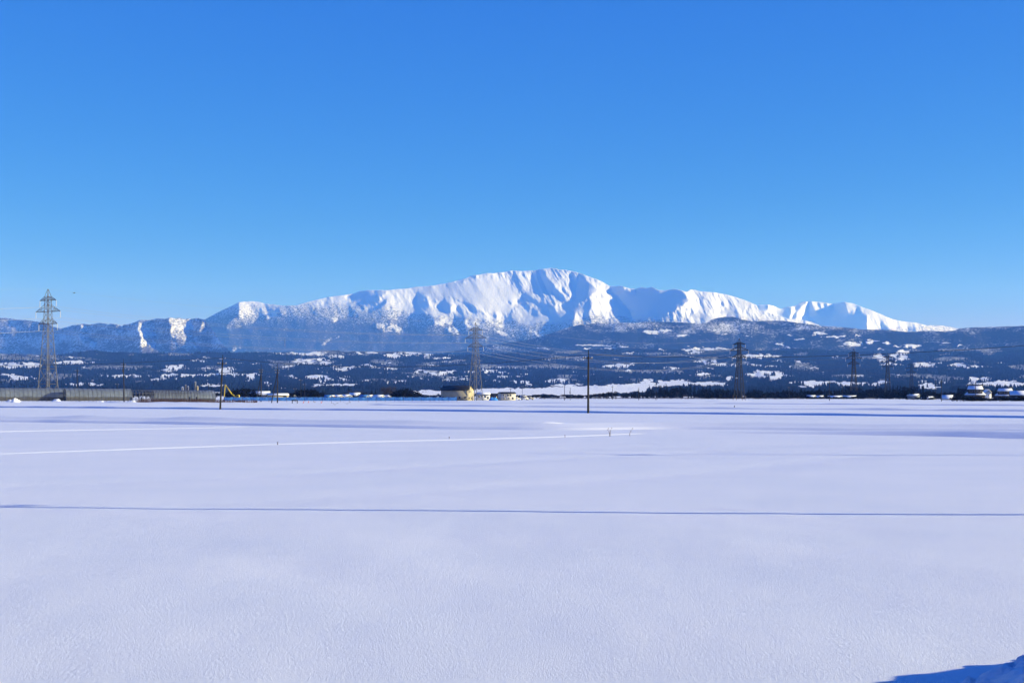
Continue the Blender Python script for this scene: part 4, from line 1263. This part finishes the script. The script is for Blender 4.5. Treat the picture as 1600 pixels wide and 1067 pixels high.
house('house', 744, 764.5, 720, 2.9, 3.5, 6, 'small white house right of the barn with dark square windows', wall=M_white, windows=((-2.2, 1.9, .8, .8), (-.6, 2.0, .7, .7), (1.0, 1.9, .9, .8), (2.4, 1.3, .7, 1.1)), yaw=0.12)
house('shed', 758, 782, 770, 2.8, 3.4, 6, 'dark flat shed behind the blue tarpaulin', 'shed', wall=M_darkwood, windows=((1.5, 1.4, 1.0, .9),), snow=False)
house('house', 781, 803, 700, 3.5, 4.1, 7, 'beige block with a thin dark roof and two rows of windows', wall=M_beige, snow=False, windows=((-2.4, 2.6, .7, .6), (-.2, 2.6, 1.1, .8), (1.0, 2.6, .9, .8), (-2.2, 1.0, .6, .8), (.2, 1.0, .6, .7), (2.2, 1.1, .8, .9)), yaw=0.25)
house('house', 417.5, 447, 640, 2.5, 3.0, 6, 'long cream bungalow with square windows behind the blue fence', wall=M_cream, windows=((-1.6, 1.3, .8, .9), (1.2, 1.0, .8, .9), (2.4, 1.0, .8, .9), (-3.0, 1.3, .6, .7)), yaw=0.3, group=None)
house('shed', 389, 419, 700, 2.7, 4.1, 8, 'grey workshop with a low snowy roof behind the braced poles', 'shed', wall=M_grey, windows=((2.4, 1.2, 1.2, .7),))
# village roofs
for px0, px1, Y, ev, rd, rf, sn, lab in ((505, 516, 820, 1.9, 3.1, M_roofblue, False, 'small house with a bright blue roof'), (512, 521, 860, 1.5, 2.6, M_roofred, True, 'small house with an orange roof half under snow'),
                                         (521, 533, 880, 1.6, 2.8, M_roof, True, 'low snow roofed house right of the orange roof'), (534, 546, 900, 1.8, 3.0, M_roof, True, 'snow roofed house left of the second blue roof'),
                                         (546, 562, 940, 2.2, 4.2, M_roof, True, 'larger snow roofed house in the village'), (563, 574, 860, 2.0, 3.3, M_roofblue, False, 'pale blue roofed house in the middle of the village'),
                                         (573, 581, 890, 1.6, 2.8, M_roof, True, 'narrow snow roofed house right of the pale blue roof'), (584, 598, 840, 1.6, 2.8, M_roof, True, 'long snow roofed house near the black grove'),
                                         (598, 614, 900, 1.5, 2.6, M_roof, True, 'last snow roofed house before the black grove'), (446, 460, 760, 1.6, 2.6, M_roof, True, 'low snow roofed shed left of the round grove')):
    house('house', px0, px1, Y, ev, rd, 5, lab, wall=rt.choice([M_grey, M_beige, M_white]), roof=rf, snow=sn, windows=((-.8, 1.0, .7, .7), (.9, 1.0, .7, .7)), yaw=rt.uniform(-.8, -.3), base=-0.5, group='village houses behind the blue fence')
# roofs in the tree belt
for px0, px1, Y, ev, rd, lab in ((1264, 1274, 955, 1.9, 3.2, 'small snowy roof at the dark belt, first from the pylon'), (1279, 1287, 950, 1.6, 3.0, 'bright snowy gable left of the long roof'), (1297, 1316, 950, 1.8, 2.9, 'pair like long snowy roof in the belt'),
                                 (1318, 1338, 960, 1.9, 3.0, 'second long snowy roof right of the first'), (1423, 1436, 860, 3.4, 4.3, 'two storey house with a grey snowy roof in the belt'), (1446, 1458, 800, 1.6, 2.6, 'low snowy shed left of the pole pair'), (1476, 1490, 760, 1.7, 3.4, 'snow roofed cottage right of the pole pair')):
    house('house', px0, px1, Y, ev, rd, 6, lab, wall=rt.choice([M_grey, M_darkwood]), windows=((-.9, 1.1, .7, .7), (.9, 1.1, .7, .7)), yaw=rt.uniform(-.7, -.2), base=-1.2 if ev < 3 else -1.4, group='houses in the tree belt')
house('house', 4, 12, 1500, 5.0, 6.4, 6, 'small white house far behind the film greenhouse', wall=M_white, group=None, windows=((0, 3.2, 1.2, 1.2),))
house('house', 16, 26, 1500, 2.4, 3.8, 7, 'low snow roofed house right of the small white house', wall=M_grey)


def tiled_house(px0, px1, Y, lab, s=1.0):
    root, w, d = house('tiled_house', px0 + 2, px1 - 2, Y, 2.9 * s, 4.0 * s, 8 * s, lab, wall=M_darkwood, hip=True, over=1.0 * s, yaw=-0.3, windows=((-2.6 * s, 1.5, 1.6 * s, 1.3), (0.2 * s, 1.5, 1.8 * s, 1.3), (2.7 * s, 1.4, 1.2 * s, 1.2)), door=(1.6 * s, .9, 2.1))
    w2, d2 = w * 0.74, d * 0.72
    MB().box(-w2, w2, -d2, d2, 3.0 * s, 5.3 * s).build('upper_wall', M_darkwood, root)
    for x in (-w2 * .55, w2 * .1, w2 * .62):
        fr = MB().box(x - .62, x + .62, -d2 - .05, -d2 + .02, 4.2 * s, 5.1 * s).build('window', M_beige, root)
        MB().box(x - .54, x + .54, -d2 - .08, -d2 - .052, 4.27 * s, 5.03 * s).build('pane', M_window, fr)
    e, rdg = 5.1 * s, 7.0 * s
    W2, D2, q = w2 + .9 * s, d2 + .9 * s, w2 * 0.22
    vs = [(-W2, -D2, e), (W2, -D2, e), (W2, D2, e), (-W2, D2, e), (-W2 + q, 0, rdg), (W2 - q, 0, rdg)]
    fs = [(0, 1, 5, 4), (1, 2, 5), (2, 3, 4, 5), (3, 0, 4)]
    r = MB().add(vs, fs + [(3, 2, 1, 0)]).build('upper_roof', M_roof, root)
    up = lambda p, k: (p[0] * 0.88, p[1] * 0.88, p[2] + k)
    MB().add([up(p, 0.10) for p in vs] + [up(p, 0.24) for p in vs], [tuple(i + 6 for i in f) for f in fs] + [(0, 1, 7, 6), (1, 2, 8, 7), (2, 3, 9, 8), (3, 0, 6, 9)]).build('roof_snow', M_roofsnow, r)
    MB().box(-W2 + q - .3, W2 - q + .3, -.22, .22, rdg + .05, rdg + .62).build('ridge_tiles', M_roof, r)
    return root


tiled_house(1512, 1544, 660, 'big dark two storey house with snow on both tiers of its tiled roof')
tiled_house(1558, 1590, 700, 'lower dark tiled house with a snowy hipped roof near the right edge', 0.86)
house('house', 1584, 1612, 640, 2.6, 4.2, 7, 'low house cut by the right edge with snow on its roof', wall=M_darkwood, yaw=-0.3, windows=((-1.5, 1.3, 1.0, .9),))
house('storehouse', 1541, 1549, 690, 3.8, 5.0, 5, 'small white walled storehouse between the two tiled houses', 'storehouse', wall=M_white, gable=True, windows=((0, 2.6, .5, .5),))

# silos and towers behind the pipe greenhouse
for px, w, top, wl, lab in ((285.5, 3.4, 603.6, M_white, 'short white silo, first of the row behind the pipe greenhouse'), (290, 2.6, 600.5, M_grey, 'grey silo right of the short white one'), (294, 2.2, 602.5, M_white, 'slim pale silo beside the grey one'),
                            (305, 3.0, 595.5, M_grey, 'tall grey tower behind the end of the pipe greenhouse'), (308.4, 2.6, 602, M_cream, 'cream shaft against the tall grey tower')):
    Y = 820.0
    h = HCAM + (HZ - top) / F * Y; r = w / F * Y / 2 * 1.05
    root = empty('silo', ((px - 800) / F * Y, Y, -0.05))
    MB().tube([(0, 0, 0), (0, 0, h - .5)], [r, r], 14).build('shaft', wl, root, False)
    MB().tube([(0, 0, h - .5), (0, 0, h - .1), (0, 0, h)], [r * 1.06, r * 0.7, r * .2], 14).build('cap', M_roofsnow if wl is M_white else M_grey, root)
    MB().box(-.25, .25, -r - .12, -r - .02, .4, h - .8).build('ladder', M_steel_dark, root)
    props(root, lab, 'silo', 'silos behind the pipe greenhouse')


# ------------------------------------------------------------------ greenhouses
def greenhouse(px0, px1, Y, wd, h, shoulder, lab, yaw, covered, spacing, group):
    L = (px1 - px0) / F * Y / math.cos(yaw)
    root = empty('greenhouse', ((px0 + px1 - 1600) / 2 / F * Y, Y + wd / 2, -0.05), yaw)
    n = 14
    arc = [(-wd / 2, 0.0), (-wd / 2 * 1.0, shoulder)]
    for i in range(n + 1):
        a = math.pi * (1 - i / n)
        arc.append((wd / 2 * math.cos(a) * 1.0, shoulder + (h - shoulder) * math.sin(a) ** 0.85))
    arc.append((wd / 2, 0.0))
    if covered:
        m = MB()
        k = len(arc)
        lo = 1 if covered == 'roof' else 0
        pts = arc[1:-1]
        xs = np.linspace(-L / 2, L / 2, max(2, int(L / 1.6)))
        vs = []
        for x in xs:
            for (y, z) in pts:
                pf = 0.05 * math.sin(x * 2.1 + y) + rt.uniform(-.03, .03)
                vs.append((x, y * (1.004 + 0.01 * pf), z + 0.03 + pf * (z > shoulder + .2)))
        kk = len(pts)
        fs = [(i * kk + j, i * kk + j + 1, (i + 1) * kk + j + 1, (i + 1) * kk + j) for i in range(len(xs) - 1) for j in range(kk - 1)]
        m.add(vs, fs).build('film_cover', M_film, root, True)
        m = MB()
        for s in (-1, 1):
            m.add([(-L / 2, s * wd / 2 * 1.003, 0.35), (L / 2, s * wd / 2 * 1.003, 0.35), (L / 2, s * wd / 2 * 1.003, shoulder - .05), (-L / 2, s * wd / 2 * 1.003, shoulder - .05)], [(0, 1, 2, 3)])
        m.build('side_sheet', M_sidesheet, root)
    nh = int(L / spacing)
    hm = MB().tube([(0, y * 1.012, z + (0.05 if z > 0 else 0)) for y, z in arc], 0.065, 5, False).mesh('hoop', M_hoop)
    for i in range(nh + 1):
        o = link('hoop', hm, root)
        o.location = (-L / 2 + L * i / nh, 0, 0)
    for y, z in ((0, h), (-wd / 2, shoulder), (wd / 2, shoulder), (-wd * .36, arc[5][1])):
        MB().tube([(-L / 2, y, z), (L / 2, y, z)], 0.045, 5).build('purlin', M_hoop, root)
    for s in (-1, 1):
        m = MB()
        for y in (-wd * .18, wd * .18): m.tube([(s * L / 2, y, 0), (s * L / 2, y, h * .93)], 0.05, 5)
        m.tube([(s * L / 2, -wd / 2, shoulder), (s * L / 2, wd / 2, shoulder)], 0.045, 5)
        m.build('end_frame', M_hoop, root)
        MB().box(s * L / 2 - .03, s * L / 2 + .03, -wd * .17, wd * .17, 0.1, 2.1).build('door', M_sidesheet, root)
    props(root, lab, 'greenhouse', group)
    return root, L


g1, L1 = greenhouse(-60, 106, 582, 7.5, 5.6, 1.9, 'long film covered greenhouse at the left edge, below the tall pylon', math.radians(28), True, 1.7, 'greenhouses at the left')
g2, L2 = greenhouse(104, 193, 590, 7.5, 5.4, 1.9, 'shorter film covered greenhouse between the long one and the bare pipe one', math.radians(28), True, 1.7, 'greenhouses at the left')
g3, L3 = greenhouse(206, 288, 516, 7.0, 4.5, 1.3, 'bare pipe greenhouse without its film, right of the transformer pole', math.radians(26), None, 1.15, 'greenhouses at the left')
g5, L5 = greenhouse(222, 300, 528, 7.0, 4.4, 1.3, 'second bare pipe frame standing just behind the first bare one', math.radians(26), None, 1.3, 'greenhouses at the left')
g4, L4 = greenhouse(240, 326, 540, 7.0, 4.6, 1.3, 'film roofed greenhouse with open rusty sides behind the bare pipe one', math.radians(26), 'roof', 1.15, 'greenhouses at the left')


def rough_clump(name, px, py, w, h, d, lab, cat, mat, seed, group=None, kind=None):
    r = np.random.default_rng(seed)
    p = G(px, py)
    n, m = 18, 9
    U, V = np.meshgrid(np.linspace(-1, 1, n), np.linspace(-1, 1, m))
    R = np.clip(1 - (U ** 2 + V ** 2), 0, 1) ** 0.5
    Z = h * R * (0.75 + 0.5 * fbm(U * 2 + seed, V * 2, seed, 3)) - 0.05
    X = U * w / 2; Yv = V * d / 2
    idx = np.arange(n * m).reshape(m, n)
    q = np.stack([idx[:-1, :-1], idx[:-1, 1:], idx[1:, 1:], idx[1:, :-1]], -1).reshape(-1, 4)
    o = link(name, mesh_np(name, np.stack([X, Yv, Z], -1).reshape(-1, 3), q, mat, True))
    o.location = tuple(p)
    return props(o, lab, cat, group, kind)


for px, py, w, h, lab in ((22, 628.2, 7, 1.1, 'long white snow heap at the foot of the film greenhouse'), (24, 628.6, 3.2, 1.9, 'taller white heap on top of the long one by the greenhouse'), (88, 628.4, 3.6, 1.7, 'round white snow heap under the tall pylon'),
                          (156, 628.4, 3.4, 0.8, 'small flat snow heap near the greenhouse end'), (205, 629, 3.6, 1.1, 'snow heap at the door of the pipe greenhouse')):
    rough_clump('snow_heap', px, py, w * 1.0, h, 3.0, lab, 'snow heap', M_roofsnow, int(px), 'snow heaps by the greenhouses')
rough_clump('snow_heap', 1137, 627.0, 20, 0.7, 10, 'broad low snow swell at the foot of the lone dark pylon', 'snow heap', M_roofsnow, 31)


def brush(name, px0, px1, Y0, Y1, n, h0, h1, mat, lab, seed):
    r = np.random.default_rng(seed)
    v, f = [], []
    for _ in range(n):
        Y = r.uniform(Y0, Y1); x = (r.uniform(px0, px1) - 800) / F * Y
        h = r.uniform(h0, h1); a = r.uniform(-.3, .3) * h; b = r.uniform(-.3, .3) * h; w = r.uniform(.02, .06)
        i = len(v)
        v += [(x - w, Y, 0), (x + w, Y, 0), (x + a + w * .4, Y + b, h), (x + a - w * .4, Y + b, h)]
        f.append((i, i + 1, i + 2, i + 3))
    o = link(name, mesh_np(name, np.array(v), np.array(f), mat))
    return props(o, lab, kind='stuff')


brush('dry_brush', 214, 322, 510, 515, 900, .5, 1.7, M_rust, 'rust brown dead plants along the pipe greenhouses', 3)
brush('dry_brush', 322, 402, 512, 520, 500, .4, 1.3, M_rust, 'brown dead plants left of the braced poles', 4)
brush('dry_grass', 842, 1480, 900, 940, 1500, .3, 1.0, M_straw, 'dry grass along the far edge of the field', 5)

# ------------------------------------------------------------------ blue sheet fence
def sheet_fence():
    Y = 545.0
    x0, x1 = (350 - 800) / F * Y, (714 - 800) / F * Y
    root = empty('sheet_fence', ((x0 + x1) / 2, Y, -0.05))
    L = x1 - x0
    n = 26
    for i in range(n):
        a = -L / 2 + L * i / n; b = -L / 2 + L * (i + 1) / n
        vs, fs = [], []
        nu, nv = 7, 5
        for u in range(nu):
            for v in range(nv):
                t = u / (nu - 1)
                vs.append((a + .05 + (b - a - .1) * t, -0.12 * math.sin(math.pi * t) * (v / (nv - 1)) + rt.uniform(-.09, .09), 0.55 + 1.45 * v / (nv - 1) - 0.12 * math.sin(math.pi * t) * (v == nv - 1) + rt.uniform(-.04, .04)))
        for u in range(nu - 1):
            for v in range(nv - 1): fs.append((u * nv + v, (u + 1) * nv + v, (u + 1) * nv + v + 1, u * nv + v + 1))
        MB().add(vs, fs).build('sheet_panel', M_bluenet, root)
    for i in range(n + 1):
        x = -L / 2 + L * i / n
        MB().tube([(x, .1, 0), (x, .1, 2.25)], 0.045, 5).build('post', M_pole_dark, root)
    MB().tube([(-L / 2, .1, 2.0), (L / 2, .1, 2.0)], 0.02, 4).build('top_rope', M_cable, root)
    props(root, 'long low fence of crumpled blue mesh sheets across the far field edge', 'fence')
    # the far end reaches a few metres back along the barn
    return root


sheet_fence()
# rail along the far road on the right
def guard_rail():
    Y = 935.0
    x0, x1 = (842 - 800) / F * Y, (1490 - 800) / F * Y
    root = empty('guard_rail', ((x0 + x1) / 2, Y, -0.05))
    L = x1 - x0
    pm = MB().box(-.06, .06, -.05, .05, 0, .85).mesh('post', M_steel_dark)
    n = 64
    for i in range(n + 1):
        o = link('post', pm, root); o.location = (-L / 2 + L * i / n, 0.1, 0)
    MB().prism([(-.03, .5), (.02, .5), (.02, .85), (-.03, .85), (-.07, .76), (-.03, .67), (-.07, .6)], 'x', -L / 2, L / 2).build('rail', M_steel_dark, root)
    props(root, 'long grey guard rail on posts along the far road', 'guard rail')


guard_rail()

# blue tarpaulin heap between the white and beige houses
o = rough_clump('tarpaulin_heap', 771, 625.8, 4.6, 2.0, 3.0, 'bright blue tarpaulin drawn over a heap between the white and beige houses', 'tarpaulin', M_bluetarp, 77)


# ------------------------------------------------------------------ excavator behind the fence
def excavator():
    Y = 560.0
    root = empty('excavator', ((375 - 800) / F * Y, Y, 0.0), 0.12)
    for s in (-1, 1):
        MB().prism([(-1.9, .35), (-1.6, 0), (1.6, 0), (1.9, .35), (1.6, .8), (-1.6, .8)], 'y', s * 1.0 - .28, s * 1.0 + .28).build('track', M_rubber, root)
    MB().box(-1.5, 1.7, -1.1, 1.1, .85, 1.7).build('body', M_yellow, root)
    c = MB().box(-1.4, -.1, -1.05, .1, 1.72, 2.75).build('cab', M_yellow, root)
    MB().box(-1.2, -.3, -1.08, -1.052, 1.95, 2.6).build('pane', M_window, c)
    def beam(a, b, w0, w1, name, th=.32):
        a, b = Vector((a[0], 0, a[1])), Vector((b[0], 0, b[1]))
        d = (b - a).normalized(); nn = Vector((-d.z, 0, d.x))
        out = [a - nn * w0, b - nn * w1, b + nn * w1, a + nn * w0]
        MB().prism([(p.x, p.z) for p in out], 'y', -th / 2 - .5, th / 2 - .5).build(name, M_yellow, root)
    tipz = HCAM + (HZ - 601) / F * Y
    xt = (352.5 - 375) / F * Y
    beam((-1.2, 1.6), (-3.2, 3.2), .22, .24, 'boom')
    beam((-3.1, 3.1), (xt, tipz), .22, .14, 'boom_tip')
    beam((xt, tipz + .1), (xt - .5, 1.0), .15, .13, 'stick')
    MB().prism([(xt - .9, .2), (xt - .1, .1), (xt - .2, 1.1), (xt - .8, 1.0)], 'y', -1.0, 0.0).build('bucket', M_steel_dark, root)
    props(root, 'yellow excavator with its raised arm showing above the blue fence', 'excavator')


excavator()


# ------------------------------------------------------------------ vehicles by the beige block
def car(px, Y, lab, body, yaw, van=False):
    root = empty('parked_car', ((px - 800) / F * Y, Y, -0.02), yaw)
    if van:
        out = [(-2.2, .35), (2.2, .35), (2.25, 1.0), (1.75, 1.15), (1.3, 1.95), (-2.15, 1.98), (-2.25, 1.0)]
    else:
        out = [(-2.1, .35), (2.1, .35), (2.15, .8), (1.2, .95), (.6, 1.45), (-1.2, 1.48), (-1.9, .98), (-2.15, .85)]
    MB().prism(out, 'y', -.82, .82).build('body', body, root)
    top = 1.75 if van else 1.36
    MB().prism([(-1.9, 1.15 if van else 1.0), (1.45 if van else .95, 1.15 if van else 1.0), (1.15 if van else .5, top), (-1.9 if van else -1.15, top)], 'y', -.835, .835).build('window', M_window, root)
    wm = MB().tube([(0, -.1, 0), (0, .1, 0)], .32, 12)
    for x in (-1.35, 1.35):
        for y in (-.78, .78):
            w = wm.build('wheel', M_rubber, root); w.location = (x, y, .32)
    MB().box(-1.9 if van else -1.1, 1.2 if van else .5, -.75, .75, top + (.24 if van else .13), top + (.40 if van else .28)).build('roof_snow', M_roofsnow, root)
    for y in (-.6, .6): MB().box(2.16, 2.24, y - .14, y + .14, .65, .82).build('headlight', M_glassy, root)
    props(root, lab, 'car', 'cars parked by the beige block')


car(807, 760, 'white car parked right beside the beige block', M_white, 0.3)
car(819, 770, 'white van next in the row of parked cars', M_white, 0.2, True)
car(828.5, 775, 'pale car at the end of the parked row', M_beige, -0.2)

# ------------------------------------------------------------------ small things on the snow
st = empty('low_stand', tuple(G(460.5, 630)), 0.0)
MB().box(-1.0, 1.0, -.4, .4, .78, 1.15).build('top', M_black, st)
for x in (-.9, .78): MB().box(x, x + .14, -.35, .35, 0, .78).build('leg', M_black, st)
props(st, 'black low stand like a small gate on the snow before the blue fence', 'stand')
for i, (px, py) in enumerate(((474.2, 629.4), (482, 629.2), (502, 629.6))):
    r = empty('marker_cone', tuple(G(px, py)))
    MB().box(-.22, .22, -.22, .22, 0, .05).build('base', M_orange, r)
    MB().tube([(0, 0, .05), (0, 0, .75)], [.16, .05], 10).build('cone', M_orange, r)
    MB().tube([(0, 0, .4), (0, 0, .52)], [.115, .096], 10).build('band', M_white, r)
    props(r, ['small orange cone closest to the black stand', 'middle one of three small orange cones', 'small orange cone farthest from the black stand'][i], 'cone', 'orange cones before the blue fence')


def weed(px, py, h, n, lab, seed, cat='weed', lean=0.3, mat=None):
    r = random.Random(seed)
    root = empty('dry_weed', tuple(G(px, py)))
    for k in range(n):
        a = r.uniform(0, 6.28); hh = h * r.uniform(.55, 1.0); dx = lean * hh * math.cos(a); dy = lean * hh * math.sin(a)
        pts = [(0.05 * math.cos(a), 0.05 * math.sin(a), -.03), (dx * .25, dy * .25, hh * .45), (dx * .6, dy * .6, hh * .8), (dx, dy, hh)]
        s = MB().tube(pts, [.012, .010, .008, .005], 4).build('stem', mat or M_straw, root)
        MB().tube([(dx * .93, dy * .93, hh * .95), (dx * 1.1, dy * 1.1, hh * 1.04), (dx * 1.3, dy * 1.3, hh * .98)], [.012, .025, .004], 4).build('seed_head', mat or M_straw, s)
    props(root, lab, cat, 'dry stalks sticking out of the snow')


weed(953, 681.5, .62, 4, 'cluster of thin dry stalks on the sunlit bank near the lone pole', 1, lean=.35)
weed(983, 681, .55, 2, 'tall bent dry stalk right of the stalk cluster', 2, lean=.45)
weed(883, 683, .18, 3, 'short dry tuft on the sunlit bank below the lone pole', 3)
weed(433.5, 694.5, .22, 3, 'short dry tuft on the left part of the sunlit bank', 4)
weed(702, 686, .14, 3, 'tiny dry tuft halfway along the sunlit bank', 5)
weed(1575, 679, .32, 2, 'single dry stalk on the snow ridge near the right edge', 6, lean=.15)
weed(523, 632.5, .7, 9, 'flattened dry tuft on the snow before the blue fence', 7, lean=1.6)
weed(542, 631.5, .8, 9, 'second flattened dry tuft with a long stem before the blue fence', 8, lean=1.8)
weed(492, 629.2, .5, 10, 'dark low tuft between the orange cones', 9, lean=1.0)
r = empty('stake', tuple(G(1147.3, 637.0)))
MB().tube([(0, 0, -.1), (0.02, 0, .42)], [.10, .085], 8).build('post', M_pole_dark, r)
MB().tube([(0.02, 0, .42), (0.02, 0, .47)], [.12, .03], 8).build('cap', M_pole_dark, r)
props(r, 'short dark stake alone on the snow below the lone dark pylon', 'stake')
for i, px in enumerate((1145.5, 1150.5, 1160, 1164.5)):
    r = empty('wooden_post', ((px - 800) / F * 700, 700, -.05))
    MB().tube([(0, 0, 0), (0, 0, 2.6 - .3 * (i % 2))], [.11, .09], 6).build('shaft', M_straw, r)
    MB().tube([(0, 0, 2.55 - .3 * (i % 2)), (0, 0, 2.7 - .3 * (i % 2))], [.09, .02], 6).build('tip', M_straw, r)
    props(r, 'brown wooden post at the foot of the lone dark pylon', 'post', 'wooden posts at the dark pylon')

# a bird in the sky
b = empty('bird', tuple(W(116, 458, 260)), 0.7)
MB().tube([(-.22, 0, 0), (-.1, 0, .02), (.05, 0, .03), (.16, 0, .02), (.22, 0, .01)], [.01, .05, .06, .035, .012], 8).build('body', M_feather, b, True)
for s in (-1, 1):
    MB().add([(.08, s * .03, .04), (-.06, s * .03, .03), (-.10, s * .22, .10), (-.02, s * .40, .06), (.07, s * .22, .12), (.08, s * .03, .025), (-.06, s * .03, .015), (-.10, s * .22, .085), (-.02, s * .40, .05), (.07, s * .22, .105)],
             [(0, 1, 2, 4), (4, 2, 3), (9, 7, 6, 5), (8, 7, 9), (0, 4, 9, 5), (1, 0, 5, 6), (2, 1, 6, 7), (3, 2, 7, 8), (4, 3, 8, 9)]).build('wing', M_feather, b)
MB().add([(-.20, -.03, .01), (-.36, -.07, .02), (-.36, .07, .02), (-.20, .03, .01), (-.2, 0, -.01)], [(0, 1, 2, 3), (4, 1, 0), (4, 3, 2), (4, 2, 1)]).build('tail', M_feather, b)
props(b, 'single dark bird flying right of the tall pylon', 'bird')
#@@D1

# ------------------------------------------------------------------ haze
def make_haze():
    m = bpy.data.materials.new('haze')
    m.use_nodes = True
    t = m.node_tree
    t.nodes.clear()
    o = t.nodes.new('ShaderNodeOutputMaterial')
    v = t.nodes.new('ShaderNodeVolumePrincipled')
    v.inputs['Density'].default_value = HAZE_DENSITY
    v.inputs['Color'].default_value = HAZE_COLOR + (1,)
    v.inputs['Absorption Color'].default_value = (1, 1, 1, 1)
    v.inputs['Anisotropy'].default_value = 0.0
    t.links.new(v.outputs[0], o.inputs['Volume'])
    b = MB().box(-18000, 18000, -1200, 31500, -1.4, 2350)
    props(b.build('haze', m), 'thin blue winter haze filling the valley', kind='stuff')


make_haze()
